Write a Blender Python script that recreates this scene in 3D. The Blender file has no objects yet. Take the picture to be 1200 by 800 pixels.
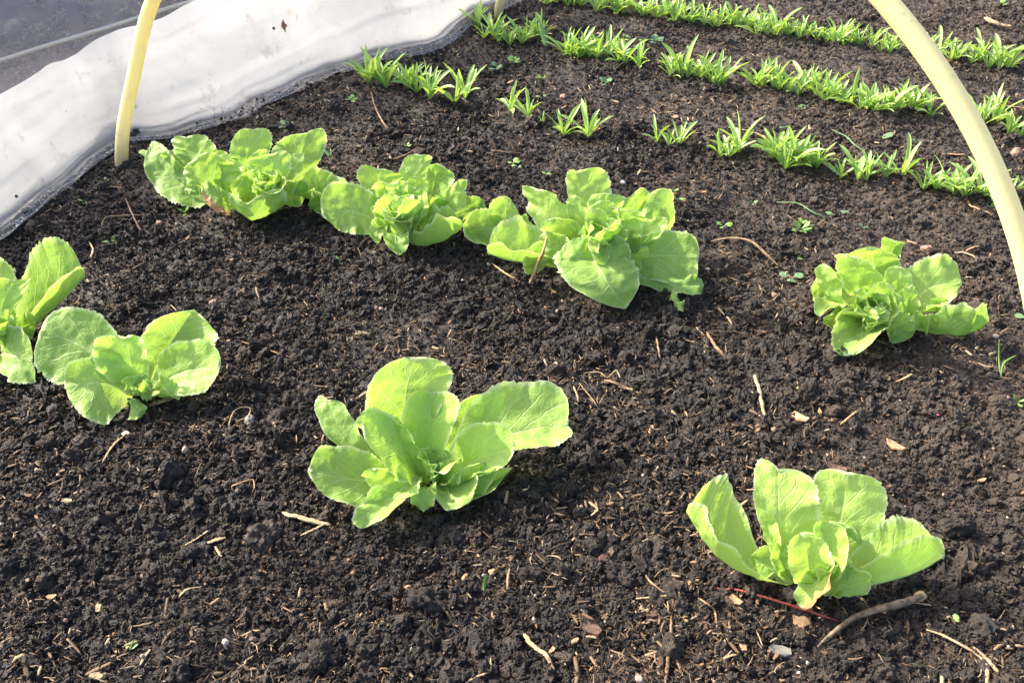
import bpy, math, random
import numpy as np
from mathutils import Vector, noise as mnoise

scene = bpy.context.scene
COL = scene.collection

# ------------------------------------------------------------------ camera, sky, sun, exposure
CAM_H, CAM_F, CAM_P = 0.70, 1100.0, math.radians(38.0)
SUN_AZ = math.radians(-62.0)      # clockwise from +Y: the sun stands behind the bed, to the left
SUN_EL = math.radians(36.0)

cam_data = bpy.data.cameras.new('camera')
cam_data.sensor_fit = 'HORIZONTAL'
cam_data.sensor_width = 36.0
cam_data.lens = 36.0 * CAM_F / 1200.0
cam_data.clip_start = 0.02
cam_data.clip_end = 500.0
cam = bpy.data.objects.new('camera', cam_data)
COL.objects.link(cam)
cam.location = (0, 0, CAM_H)
cam.rotation_euler = (math.pi / 2 - CAM_P, 0, 0)
scene.camera = cam

world = bpy.data.worlds.new('World')
scene.world = world
world.use_nodes = True
wn = world.node_tree
sky = wn.nodes.new('ShaderNodeTexSky')
sky.sky_type = 'NISHITA'
sky.sun_disc = False
sky.sun_elevation = SUN_EL
sky.sun_rotation = SUN_AZ
sky.dust_density = 4.0
sky.air_density = 0.8
sky.ozone_density = 0.5
wn.nodes['Background'].inputs['Strength'].default_value = 0.15
wn.links.new(sky.outputs['Color'], wn.nodes['Background'].inputs['Color'])

sun_data = bpy.data.lights.new('sun', 'SUN')
sun_data.energy = 3.1
sun_data.angle = math.radians(0.6)
sun_data.color = (1.0, 0.92, 0.79)
sun = bpy.data.objects.new('sun', sun_data)
COL.objects.link(sun)
to_sun = Vector((math.sin(SUN_AZ) * math.cos(SUN_EL), math.cos(SUN_AZ) * math.cos(SUN_EL), math.sin(SUN_EL)))
sun.rotation_euler = to_sun.to_track_quat('Z', 'Y').to_euler()
sun.location = to_sun * 5

scene.view_settings.view_transform = 'Standard'
scene.view_settings.look = 'None'
scene.view_settings.gamma = 1.0
scene.view_settings.use_curve_mapping = False
scene.view_settings.exposure = 1.82
scene.render.engine = 'CYCLES'
scene.cycles.max_bounces = 8
scene.cycles.transparent_max_bounces = 16
scene.cycles.use_denoising = True
scene.cycles.denoiser = 'OPENIMAGEDENOISE'

rng = np.random.default_rng(11)
R = random.Random(5)

# ------------------------------------------------------------------ noise and terrain
def _hash(ix, iy, seed):
    h = (ix * 374761393 + iy * 668265263 + seed * 974711 + 12345) & 0x7fffffff
    h = ((h ^ (h >> 13)) * 1274126177) & 0x7fffffff
    h = (h ^ (h >> 16)) & 0xffff
    return h / 65535.0 * 2 - 1

def vnoise(x, y, seed=0):
    x = np.asarray(x, float); y = np.asarray(y, float)
    ix = np.floor(x).astype(np.int64); iy = np.floor(y).astype(np.int64)
    fx = x - ix; fy = y - iy
    ux = fx * fx * fx * (fx * (fx * 6 - 15) + 10); uy = fy * fy * fy * (fy * (fy * 6 - 15) + 10)
    a = _hash(ix, iy, seed); b = _hash(ix + 1, iy, seed); c = _hash(ix, iy + 1, seed); d = _hash(ix + 1, iy + 1, seed)
    return (a * (1 - ux) + b * ux) * (1 - uy) + (c * (1 - ux) + d * ux) * uy

def terrain(x, y):
    """large and middling swells of the raked bed"""
    x = np.asarray(x, float); y = np.asarray(y, float)
    near = np.exp(-(np.hypot(x - 0.2, y - 1.2) / 3.0) ** 2)
    h = 0.010 * vnoise(x * 3.1 + 5, y * 3.1, 1) + 0.007 * vnoise(x * 8, y * 8 + 3, 2) + 0.005 * vnoise(x * 19, y * 19, 3)
    return h * (0.3 + 0.7 * near)

def crumbly(x, y):
    """clods and crumbs on top of the swells"""
    x = np.asarray(x, float); y = np.asarray(y, float)
    r = 0.0050 * np.abs(vnoise(x * 42, y * 42, 4)) + 0.0028 * np.abs(vnoise(x * 95 + 7, y * 95, 5)) + 0.0018 * vnoise(x * 190, y * 190 + 1, 6)
    return r - 0.003

def height(x, y):
    return terrain(x, y) + crumbly(x, y)

def ray(px, py):
    u = (px - 600.0) / CAM_F; v = (py - 400.0) / CAM_F
    c, s = math.cos(CAM_P), math.sin(CAM_P)
    return Vector((u, c - v * s, -s - v * c))

def at(px, py, z=0.0):
    """place in the bed seen at this pixel of the photograph, z metres above datum"""
    d = ray(px, py)
    return Vector((0, 0, CAM_H)) + d * ((z - CAM_H) / d.z)

def ground_at(px, py, dz=0.0):
    p = at(px, py)
    for _ in range(4):
        p = at(px, py, float(height(p.x, p.y)) + dz)
    return p

def project(P):
    d = P - Vector((0, 0, CAM_H)); c, s = math.cos(CAM_P), math.sin(CAM_P)
    dep = d.y * c - d.z * s
    return 600 + CAM_F * d.x / dep, 400 - CAM_F * (d.y * s + d.z * c) / dep

# ------------------------------------------------------------------ small helpers
def mesh_from(name, verts, faces, mats=None, smooth=True):
    me = bpy.data.meshes.new(name)
    me.from_pydata([tuple(v) for v in verts], [], faces)
    if mats:
        for m in mats if isinstance(mats, (list, tuple)) else [mats]:
            me.materials.append(m)
    if smooth:
        me.polygons.foreach_set('use_smooth', [True] * len(me.polygons))
    me.update()
    return me

def link(name, me, parent=None, loc=None):
    o = bpy.data.objects.new(name, me)
    COL.objects.link(o)
    if parent: o.parent = parent
    if loc is not None: o.location = loc
    return o

def tag(o, label=None, cat=None, group=None, kind=None):
    if label: o['label'] = label
    if cat: o['category'] = cat
    if group: o['group'] = group
    if kind: o['kind'] = kind
    return o

def empty(name, loc, label, cat, group=None):
    o = bpy.data.objects.new(name, None)
    COL.objects.link(o)
    o.location = loc
    o.empty_display_size = 0.03
    return tag(o, label, cat, group)

def tube(points, radii, sides=8, jitter=0.0, seed=0, cap=True):
    """a closed tapering tube along a polyline; returns verts, faces"""
    pts = [Vector(p) for p in points]
    rr = random.Random(seed)
    V, F = [], []
    up = Vector((0.13, 0.2, 0.97))
    prev = None
    n = len(pts)
    for i, p in enumerate(pts):
        t = (pts[min(i + 1, n - 1)] - pts[max(i - 1, 0)]).normalized()
        a = (prev - t * prev.dot(t)) if prev is not None else t.cross(up)
        if a.length < 1e-6: a = t.orthogonal()
        a.normalize(); prev = a
        b = t.cross(a)
        for k in range(sides):
            th = 2 * math.pi * k / sides
            r = radii[i] * (1 + jitter * rr.uniform(-1, 1))
            V.append(p + (a * math.cos(th) + b * math.sin(th)) * r)
    for i in range(n - 1):
        for k in range(sides):
            k2 = (k + 1) % sides
            F.append((i * sides + k, i * sides + k2, (i + 1) * sides + k2, (i + 1) * sides + k))
    if cap:
        F.append(tuple(reversed(range(sides))))
        F.append(tuple(range((n - 1) * sides, n * sides)))
    return V, F

def smooth_path(pts, n):
    """Catmull-Rom through the points"""
    P = [Vector(p) for p in pts]
    P = [P[0] * 2 - P[1]] + P + [P[-1] * 2 - P[-2]]
    out = []
    m = len(P) - 3
    for i in range(n):
        t = i / (n - 1) * m
        k = min(int(t), m - 1); f = t - k
        a, b, c, d = P[k], P[k + 1], P[k + 2], P[k + 3]
        out.append(0.5 * ((2 * b) + (c - a) * f + (2 * a - 5 * b + 4 * c - d) * f * f + (3 * b - a - 3 * c + d) * f ** 3))
    return out

def ico(level):
    t = (1 + 5 ** 0.5) / 2
    V = [Vector(v).normalized() for v in [(-1, t, 0), (1, t, 0), (-1, -t, 0), (1, -t, 0), (0, -1, t), (0, 1, t), (0, -1, -t), (0, 1, -t), (t, 0, -1), (t, 0, 1), (-t, 0, -1), (-t, 0, 1)]]
    F = [(0, 11, 5), (0, 5, 1), (0, 1, 7), (0, 7, 10), (0, 10, 11), (1, 5, 9), (5, 11, 4), (11, 10, 2), (10, 7, 6), (7, 1, 8), (3, 9, 4), (3, 4, 2), (3, 2, 6), (3, 6, 8), (3, 8, 9), (4, 9, 5), (2, 4, 11), (6, 2, 10), (8, 6, 7), (9, 8, 1)]
    for _ in range(level):
        cache = {}; G = []
        def mid(a, b):
            k = (min(a, b), max(a, b))
            if k not in cache:
                V.append(((V[a] + V[b]) / 2).normalized()); cache[k] = len(V) - 1
            return cache[k]
        for a, b, c in F:
            x, y, z = mid(a, b), mid(b, c), mid(c, a)
            G += [(a, x, z), (b, y, x), (c, z, y), (x, y, z)]
        F = G
    return V, F

# ------------------------------------------------------------------ materials
class Mat:
    def __init__(self, name):
        self.m = bpy.data.materials.new(name)
        self.m.use_nodes = True
        self.t = self.m.node_tree
        self.t.nodes.clear()
        self.out = self.n('ShaderNodeOutputMaterial')
    def n(self, kind, **kw):
        nd = self.t.nodes.new(kind)
        for k, v in kw.items():
            if hasattr(nd, k): setattr(nd, k, v)
        return nd
    def l(self, a, b): self.t.links.new(a, b)
    def put(self, sock, v):
        if hasattr(v, 'is_linked') or isinstance(v, bpy.types.NodeSocket): self.l(v, sock)
        else: sock.default_value = v
    def math(self, op, a, b=None, c=None, clamp=False):
        nd = self.n('ShaderNodeMath', operation=op); nd.use_clamp = clamp
        for i, v in enumerate((a, b, c)):
            if v is not None: self.put(nd.inputs[i], v)
        return nd.outputs[0]
    def mix(self, f, a, b, blend='MIX'):
        nd = self.n('ShaderNodeMix', data_type='RGBA', blend_type=blend)
        self.put(nd.inputs[0], f)
        for s, v in ((nd.inputs[6], a), (nd.inputs[7], b)):
            self.put(s, (*v, 1) if isinstance(v, tuple) and len(v) == 3 else v)
        return nd.outputs[2]
    def noise(self, vec, scale, detail=3, rough=0.55, dist=0.0):
        nd = self.n('ShaderNodeTexNoise')
        if vec is not None: self.l(vec, nd.inputs['Vector'])
        nd.inputs['Scale'].default_value = scale; nd.inputs['Detail'].default_value = detail
        nd.inputs['Roughness'].default_value = rough; nd.inputs['Distortion'].default_value = dist
        return nd.outputs['Fac']
    def ramp(self, f, stops):
        nd = self.n('ShaderNodeValToRGB')
        e = nd.color_ramp.elements
        while len(e) > 1: e.remove(e[0])
        e[0].position = stops[0][0]; e[0].color = (*stops[0][1], 1)
        for p, c in stops[1:]:
            k = e.new(p); k.color = (*c, 1)
        self.l(f, nd.inputs[0]); return nd.outputs[0]
    def step(self, v, lo, hi):
        nd = self.n('ShaderNodeMapRange', interpolation_type='SMOOTHSTEP')
        self.put(nd.inputs[0], v); nd.inputs[1].default_value = lo; nd.inputs[2].default_value = hi
        return nd.outputs[0]
    def bump(self, h, strength, dist, normal=None):
        nd = self.n('ShaderNodeBump'); self.l(h, nd.inputs['Height'])
        nd.inputs['Strength'].default_value = strength; nd.inputs['Distance'].default_value = dist
        if normal is not None: self.l(normal, nd.inputs['Normal'])
        return nd.outputs[0]
    def pbr(self, col, rough=0.6, spec=0.4, normal=None):
        p = self.n('ShaderNodeBsdfPrincipled')
        self.put(p.inputs['Base Color'], (*col, 1) if isinstance(col, tuple) else col)
        self.put(p.inputs['Roughness'], rough); p.inputs['Specular IOR Level'].default_value = spec
        if normal is not None: self.l(normal, p.inputs['Normal'])
        return p.outputs[0]
    def shader_mix(self, f, a, b):
        nd = self.n('ShaderNodeMixShader'); self.put(nd.inputs[0], f); self.l(a, nd.inputs[1]); self.l(b, nd.inputs[2])
        return nd.outputs[0]
    def done(self, s):
        self.l(s, self.out.inputs['Surface']); return self.m

def soil_material():
    m = Mat('moist_soil')
    pos = m.n('ShaderNodeNewGeometry').outputs['Position']
    a = m.noise(pos, 60, 5, 0.7); b = m.noise(pos, 260, 4, 0.7); c = m.noise(pos, 3.0, 2)
    rnd = m.n('ShaderNodeObjectInfo').outputs['Random']
    f = m.math('ADD', m.math('MULTIPLY', a, 0.45), m.math('MULTIPLY', b, 0.35))
    f = m.math('ADD', f, m.math('MULTIPLY', rnd, 0.22))
    col = m.ramp(f, [(0.26, (0.0062, 0.0044, 0.0034)), (0.46, (0.0165, 0.0115, 0.0086)), (0.62, (0.038, 0.0262, 0.0185)), (0.82, (0.120, 0.082, 0.054))])
    # drier, greyer crust towards the edge of the bed
    sep = m.n('ShaderNodeSeparateXYZ'); m.l(pos, sep.inputs[0])
    dry = m.math('MULTIPLY', m.step(sep.outputs[0], 0.18, 0.55), m.step(m.math('ADD', c, m.math('MULTIPLY', b, 0.3)), 0.34, 0.75))
    far = m.math('MULTIPLY', m.step(sep.outputs[1], 1.5, 2.3), 0.28)
    dryf = m.math('MAXIMUM', m.math('MULTIPLY', dry, 0.45), far)
    col = m.mix(dryf, col, m.mix(0.55, col, (0.155, 0.115, 0.085)))
    nrm = m.bump(m.noise(pos, 420, 4, 0.75), 0.9, 0.003, m.bump(a, 0.5, 0.006))
    rough = m.math('SUBTRACT', 0.92, m.math('MULTIPLY', m.step(m.noise(pos, 120, 3), 0.4, 0.75), 0.55))
    return m.done(m.pbr(col, rough, 0.5, nrm))

def bits_material(name, stops, rough=0.65, scale=140, spec=0.3):
    m = Mat(name)
    tc = m.n('ShaderNodeTexCoord').outputs['Object']
    rnd = m.n('ShaderNodeObjectInfo').outputs['Random']
    nz = m.noise(tc, scale, 4, 0.65)
    f = m.math('ADD', m.math('MULTIPLY', rnd, 0.75), m.math('MULTIPLY', nz, 0.3))
    col = m.ramp(f, stops)
    return m.done(m.pbr(col, rough, spec, m.bump(nz, 0.5, 0.002)))

def leaf_material():
    m = Mat('lettuce_leaf')
    uv = m.n('ShaderNodeUVMap'); uv.uv_map = 'leaf'
    sep = m.n('ShaderNodeSeparateXYZ'); m.l(uv.outputs[0], sep.inputs[0])
    u, s = sep.outputs[0], sep.outputs[1]
    pos = m.n('ShaderNodeNewGeometry').outputs['Position']
    info = m.n('ShaderNodeObjectInfo')
    csep = m.n('ShaderNodeSeparateColor'); m.l(info.outputs['Color'], csep.inputs[0])
    tone, brown, pale = csep.outputs[0], csep.outputs[1], csep.outputs[2]
    wob = m.math('MULTIPLY', m.math('SUBTRACT', m.noise(pos, 45, 2), 0.5), 0.10)
    x = m.math('ABSOLUTE', m.math('ADD', m.math('MULTIPLY', m.math('SUBTRACT', u, 0.5), 2.0), m.math('MULTIPLY', wob, 0.5)))
    midw = m.math('SUBTRACT', 0.085, m.math('MULTIPLY', s, 0.075))
    midrib = m.math('SUBTRACT', 1.0, m.step(m.math('DIVIDE', x, midw), 0.3, 1.3), clamp=True)
    tt = m.math('ADD', m.math('SUBTRACT', s, m.math('MULTIPLY', m.math('POWER', x, 0.8), 0.33)), m.math('MULTIPLY', wob, 1.2))
    tri = m.math('ABSOLUTE', m.math('SUBTRACT', m.math('FRACT', m.math('MULTIPLY', tt, 6.5)), 0.5))
    side = m.math('MULTIPLY', m.math('SUBTRACT', 1.0, m.step(tri, 0.02, 0.085), clamp=True), m.math('SUBTRACT', 1.0, m.step(x, 0.55, 1.0), clamp=True))
    vor = m.n('ShaderNodeTexVoronoi', feature='DISTANCE_TO_EDGE'); m.l(pos, vor.inputs['Vector']); vor.inputs['Scale'].default_value = 105
    net = m.math('MULTIPLY', m.math('SUBTRACT', 1.0, m.step(vor.outputs['Distance'], 0.0, 0.14), clamp=True), 0.22)
    vein = m.math('MAXIMUM', m.math('MAXIMUM', midrib, m.math('MULTIPLY', side, 0.75)), net)
    vor2 = m.n('ShaderNodeTexVoronoi', feature='SMOOTH_F1'); m.l(pos, vor2.inputs['Vector']); vor2.inputs['Scale'].default_value = 95
    mott = m.noise(pos, 38, 4, 0.6)
    base = m.mix(tone, (0.255, 0.44, 0.088), (0.46, 0.655, 0.135))
    base = m.mix(m.math('MULTIPLY', m.step(mott, 0.35, 0.72), 0.55), base, m.mix(0.55, base, (0.48, 0.66, 0.14)))
    base = m.mix(m.math('MULTIPLY', m.math('SUBTRACT', 1.0, m.step(s, 0.02, 0.42), clamp=True), 0.75), base, (0.56, 0.68, 0.30))
    col = m.mix(m.math('MULTIPLY', vein, 0.48), base, (0.62, 0.76, 0.34))
    rim = m.math('MULTIPLY', m.step(x, 0.88, 1.0), 0.7)
    rim2 = m.math('MULTIPLY', m.step(s, 0.965, 1.0), 0.7)
    col = m.mix(m.math('MAXIMUM', rim, rim2), col, (0.70, 0.78, 0.46))
    # withered margin on the few leaves that have one
    bm = m.math('MULTIPLY', brown, m.step(m.math('ADD', m.math('ADD', m.math('MULTIPLY', s, 0.55), m.math('MULTIPLY', u, 0.75)), m.math('MULTIPLY', m.noise(pos, 60, 4), 0.5)), 1.12, 1.32))
    col = m.mix(bm, col, m.mix(m.noise(pos, 150, 3), (0.42, 0.17, 0.07), (0.62, 0.40, 0.22)))
    h = m.math('SUBTRACT', m.math('ADD', m.math('MULTIPLY', vor2.outputs['Distance'], -0.55), m.math('MULTIPLY', mott, 0.8)), m.math('MULTIPLY', vein, 0.35))
    nrm = m.bump(m.math('ADD', h, m.math('MULTIPLY', m.noise(pos, 170, 3), 0.45)), 0.45, 0.004)
    tr = m.n('ShaderNodeBsdfTranslucent')
    m.l(m.mix(0.6, col, m.mix(1.0, col, (0.95, 1.0, 0.32), 'MULTIPLY')), tr.inputs['Color'])
    m.l(nrm, tr.inputs['Normal'])
    return m.done(m.shader_mix(0.45, m.pbr(col, 0.50, 0.42, nrm), tr.outputs[0]))

def seedling_material():
    m = Mat('seedling_leaf')
    uv = m.n('ShaderNodeUVMap'); uv.uv_map = 'leaf'
    sep = m.n('ShaderNodeSeparateXYZ'); m.l(uv.outputs[0], sep.inputs[0])
    x = m.math('ABSOLUTE', m.math('MULTIPLY', m.math('SUBTRACT', sep.outputs[0], 0.5), 2.0))
    rnd = m.n('ShaderNodeObjectInfo').outputs['Random']
    col = m.mix(rnd, (0.26, 0.43, 0.13), (0.50, 0.66, 0.26))
    col = m.mix(m.math('MULTIPLY', m.math('SUBTRACT', 1.0, m.step(x, 0.04, 0.22), clamp=True), 0.5), col, (0.46, 0.62, 0.22))
    tc = m.n('ShaderNodeTexCoord').outputs['Object']
    col = m.mix(m.math('MULTIPLY', m.noise(tc, 90, 3), 0.4), col, (0.32, 0.52, 0.12))
    tr = m.n('ShaderNodeBsdfTranslucent')
    m.l(m.mix(1.0, col, (1.0, 1.0, 0.35), 'MULTIPLY'), tr.inputs['Color'])
    return m.done(m.shader_mix(0.42, m.pbr(col, 0.40, 0.5), tr.outputs[0]))

def film_material(name, clear, white, wet=True):
    m = Mat(name)
    uv = m.n('ShaderNodeUVMap'); uv.uv_map = 'film'
    sep = m.n('ShaderNodeSeparateXYZ'); m.l(uv.outputs[0], sep.inputs[0])
    pos = m.n('ShaderNodeNewGeometry').outputs['Position']
    smear = m.noise(pos, 9, 4, 0.6, 0.6); fine = m.noise(pos, 70, 4, 0.7)
    dirt = m.step(m.math('ADD', m.noise(pos, 28, 5, 0.7), m.math('MULTIPLY', fine, 0.25)), 0.68, 0.84)
    col = m.mix(m.math('MULTIPLY', smear, 0.5), white, tuple(v * f for v, f in zip(white, (0.94, 0.90, 0.82))))
    col = m.mix(m.math('MULTIPLY', dirt, 0.35), col, (0.30, 0.24, 0.18))
    dif = m.n('ShaderNodeBsdfDiffuse'); m.l(col, dif.inputs[0])
    trl = m.n('ShaderNodeBsdfTranslucent'); m.l(col, trl.inputs[0])
    body = m.shader_mix(0.55 if wet else 0.5, dif.outputs[0], trl.outputs[0])
    tra = m.n('ShaderNodeBsdfTransparent'); tra.inputs[0].default_value = (0.97, 0.97, 0.97, 1)
    cl = m.math('ADD', clear, m.math('MULTIPLY', m.math('SUBTRACT', smear, 0.5), 0.35))
    if wet:   # the hem that lies on the soil is wet and clear
        hem = m.math('SUBTRACT', 1.0, m.step(m.math('ADD', sep.outputs[1], m.math('MULTIPLY', m.math('SUBTRACT', smear, 0.5), 0.12)), 0.10, 0.34), clamp=True)
        cl = m.math('ADD', cl, m.math('MULTIPLY', m.step(sep.outputs[0], 1.45, 2.2), 0.24))
        cl = m.math('ADD', cl, m.math('MULTIPLY', hem, 0.36), clamp=True)
    s = m.shader_mix(cl, body, tra.outputs[0])
    gl = m.n('ShaderNodeBsdfGlossy'); gl.inputs['Roughness'].default_value = 0.28
    mp = m.n('ShaderNodeMapping'); m.l(pos, mp.inputs[0]); mp.inputs['Rotation'].default_value = (0, 0, math.radians(-52)); mp.inputs['Scale'].default_value = (5, 26, 20)
    crease = m.math('ABSOLUTE', m.math('SUBTRACT', m.noise(mp.outputs[0], 1.0, 3, 0.55, 0.8), 0.5))
    crease = m.math('SUBTRACT', 1.0, m.step(crease, 0.0, 0.06), clamp=True)
    nrm = m.bump(m.math('ADD', m.math('ADD', smear, m.math('MULTIPLY', crease, 0.05)), m.math('MULTIPLY', fine, 0.05)), 0.3, 0.02); m.l(nrm, gl.inputs['Normal'])
    fr = m.n('ShaderNodeFresnel'); fr.inputs['IOR'].default_value = 1.45
    return m.done(m.shader_mix(m.math('MULTIPLY', fr.outputs[0], 0.75), s, gl.outputs[0]))

def hoop_material():
    m = Mat('yellowed_plastic_pipe')
    pos = m.n('ShaderNodeNewGeometry').outputs['Position']
    a = m.noise(pos, 14, 3); b = m.noise(pos, 160, 4, 0.7)
    col = m.mix(a, (0.90, 0.80, 0.40), (0.92, 0.85, 0.49))
    sep = m.n('ShaderNodeSeparateXYZ'); m.l(pos, sep.inputs[0])
    dirt = m.math('MULTIPLY', m.math('SUBTRACT', 1.0, m.step(m.math('SUBTRACT', sep.outputs[2], m.math('MULTIPLY', b, 0.03)), 0.0, 0.05), clamp=True), 0.55)
    spk = m.math('ADD', m.math('MULTIPLY', m.step(b, 0.62, 0.72), 0.35), m.math('MULTIPLY', m.step(m.noise(pos, 42, 5, 0.75), 0.55, 0.72), 0.22))
    col = m.mix(m.math('MAXIMUM', dirt, spk), col, (0.28, 0.22, 0.12))
    tr = m.n('ShaderNodeBsdfTranslucent'); m.l(col, tr.inputs[0])      # thin-walled pipe lets some light through
    return m.done(m.shader_mix(0.35, m.pbr(col, 0.38, 0.45, m.bump(b, 0.08, 0.001)), tr.outputs[0]))

def grain_material(name, ca, cb, rough=0.7):
    m = Mat(name)
    tc = m.n('ShaderNodeTexCoord').outputs['Object']
    mp = m.n('ShaderNodeMapping'); m.l(tc, mp.inputs[0]); mp.inputs['Scale'].default_value = (1, 1, 1)
    a = m.noise(mp.outputs[0], 120, 5, 0.7); b = m.noise(tc, 500, 3, 0.7)
    col = m.mix(m.step(a, 0.3, 0.7), ca, cb)
    return m.done(m.pbr(col, rough, 0.3, m.bump(m.math('ADD', a, b), 0.6, 0.0015)))

def plain_green(name, ca, cb):
    m = Mat(name)
    tc = m.n('ShaderNodeTexCoord').outputs['Object']
    col = m.mix(m.noise(tc, 150, 3), ca, cb)
    tr = m.n('ShaderNodeBsdfTranslucent'); m.l(col, tr.inputs[0])
    return m.done(m.shader_mix(0.4, m.pbr(col, 0.5, 0.4), tr.outputs[0]))

M_SOIL = soil_material()
M_LEAF = leaf_material()
M_SEED = seedling_material()
M_SHEET = film_material('milky_film', 0.41, (0.70, 0.715, 0.745))
M_FILM = film_material('grey_clear_film', 0.56, (0.33, 0.345, 0.42), wet=False)
M_HOOP = hoop_material()
M_STRAW = bits_material('straw_fibre', [(0.1, (0.055, 0.034, 0.021)), (0.5, (0.15, 0.096, 0.055)), (0.8, (0.32, 0.22, 0.13)), (1.0, (0.52, 0.41, 0.27))])
M_CHIP = bits_material('bark_chip', [(0.1, (0.035, 0.019, 0.012)), (0.55, (0.11, 0.060, 0.033)), (0.85, (0.26, 0.155, 0.080)), (1.0, (0.42, 0.30, 0.18))])
M_GRIT = bits_material('grit', [(0.1, (0.12, 0.09, 0.07)), (0.6, (0.30, 0.20, 0.14)), (1.0, (0.60, 0.52, 0.44))])
M_TWIG = grain_material('dry_twig', (0.10, 0.062, 0.034), (0.32, 0.215, 0.12))
M_BARKTWIG = grain_material('twig_bark', (0.060, 0.040, 0.026), (0.26, 0.185, 0.115))
M_PALE = grain_material('pale_straw', (0.24, 0.165, 0.085), (0.44, 0.33, 0.19))
M_REDSTEM = grain_material('red_stem', (0.26, 0.035, 0.03), (0.36, 0.08, 0.05), 0.5)
M_DRYLEAF = grain_material('withered_leaf', (0.36, 0.20, 0.09), (0.58, 0.40, 0.22))
M_BARKDK = grain_material('dark_bark', (0.05, 0.028, 0.020), (0.13, 0.075, 0.05))
M_STONE_R = grain_material('reddish_stone', (0.20, 0.11, 0.08), (0.32, 0.20, 0.15), 0.6)
M_STONE_G = grain_material('grey_stone', (0.13, 0.12, 0.105), (0.24, 0.215, 0.185), 0.7)
M_STONE_W = grain_material('white_stone', (0.42, 0.40, 0.38), (0.6, 0.58, 0.55), 0.6)
M_TANCHIP = grain_material('tan_wood', (0.28, 0.16, 0.08), (0.48, 0.32, 0.18))
M_WEED = plain_green('weed_leaf', (0.14, 0.27, 0.055), (0.26, 0.42, 0.12))
M_WEEDBLUE = plain_green('bluish_weed_leaf', (0.12, 0.23, 0.10), (0.22, 0.34, 0.18))
M_PINK = plain_green('pink_petal', (0.55, 0.10, 0.25), (0.7, 0.25, 0.4))
M_SEAM = plain_green('white_tape', (0.74, 0.70, 0.60), (0.84, 0.80, 0.70))

# ------------------------------------------------------------------ ground: one sheet to the horizon
def axis(lo, hi, step, far_lo, far_hi):
    core = np.arange(lo, hi + step / 2, step)
    def grow(start, end, sgn):
        out = []; s = step; p = start
        while sgn * (end - p) > 0:
            s *= 1.22; p += sgn * s; out.append(p)
        return out
    return np.array(grow(core[0], far_lo, -1)[::-1] + list(core) + grow(core[-1], far_hi, 1))

def build_ground():
    xs = axis(-1.05, 1.35, 0.0042, -80, 80); ys = axis(0.36, 2.35, 0.0042, -60, 140)
    X, Y = np.meshgrid(xs, ys)
    Z = height(X, Y)
    fine = (X > -1.1) & (X < 1.4) & (Y > .3) & (Y < 2.4)
    Z = np.where(fine, Z + 0.0016 * vnoise(X * 330, Y * 330, 9), Z - 0.002)
    n, mx = Z.shape
    me = bpy.data.meshes.new('soil')
    me.vertices.add(n * mx)
    me.vertices.foreach_set('co', np.stack([X, Y, Z], -1).astype(np.float32).ravel())
    idx = np.arange(n * mx).reshape(n, mx)
    q = np.stack([idx[:-1, :-1], idx[:-1, 1:], idx[1:, 1:], idx[1:, :-1]], -1).reshape(-1, 4)
    me.loops.add(q.size); me.loops.foreach_set('vertex_index', q.ravel().astype(np.int32))
    me.polygons.add(len(q)); me.polygons.foreach_set('loop_start', (np.arange(len(q)) * 4).astype(np.int32))
    me.polygons.foreach_set('use_smooth', np.ones(len(q), bool))
    me.update(calc_edges=True)
    me.materials.append(M_SOIL)
    tag(link('ground', me), 'dark moist crumbly soil of the vegetable bed', None, None, 'structure')
build_ground()

# ------------------------------------------------------------------ scattered stuff on the soil
def scatter(name, pts, rots, scales, pick, variants, label):
    me = bpy.data.meshes.new(name)
    me.vertices.add(len(pts)); me.vertices.foreach_set('co', pts.astype(np.float32).ravel())
    for an, ty, data in (('turn', 'FLOAT_VECTOR', rots), ('size', 'FLOAT_VECTOR', scales), ('pick', 'INT', pick)):
        a = me.attributes.new(an, ty, 'POINT')
        a.data.foreach_set('vector' if ty == 'FLOAT_VECTOR' else 'value', (data.astype(np.float32) if ty != 'INT' else data.astype(np.int32)).ravel())
    ob = link(name, me)
    ng = bpy.data.node_groups.new(name, 'GeometryNodeTree')
    ng.interface.new_socket('Geometry', in_out='INPUT', socket_type='NodeSocketGeometry')
    ng.interface.new_socket('Geometry', in_out='OUTPUT', socket_type='NodeSocketGeometry')
    N = ng.nodes.new
    gi, go = N('NodeGroupInput'), N('NodeGroupOutput')
    join = N('GeometryNodeJoinGeometry')
    for v in reversed(variants):
        oi = N('GeometryNodeObjectInfo'); oi.inputs['Object'].default_value = v
        g2 = N('GeometryNodeGeometryToInstance')
        ng.links.new(oi.outputs['Geometry'], g2.inputs[0]); ng.links.new(g2.outputs[0], join.inputs[0])
    iop = N('GeometryNodeInstanceOnPoints'); iop.inputs['Pick Instance'].default_value = True
    ng.links.new(gi.outputs[0], iop.inputs['Points']); ng.links.new(join.outputs[0], iop.inputs['Instance'])
    for an, ty, sock in (('turn', 'FLOAT_VECTOR', 'Rotation'), ('size', 'FLOAT_VECTOR', 'Scale'), ('pick', 'INT', 'Instance Index')):
        na = N('GeometryNodeInputNamedAttribute'); na.data_type = ty; na.inputs['Name'].default_value = an
        ng.links.new(na.outputs['Attribute'], iop.inputs[sock])
    ng.links.new(iop.outputs[0], go.inputs[0])
    md = ob.modifiers.new('scatter', 'NODES'); md.node_group = ng
    tag(ob, label, None, None, 'stuff')
    return ob

def source(name, me):
    return bpy.data.objects.new(name, me)      # kept out of the scene: only its mesh is used

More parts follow.
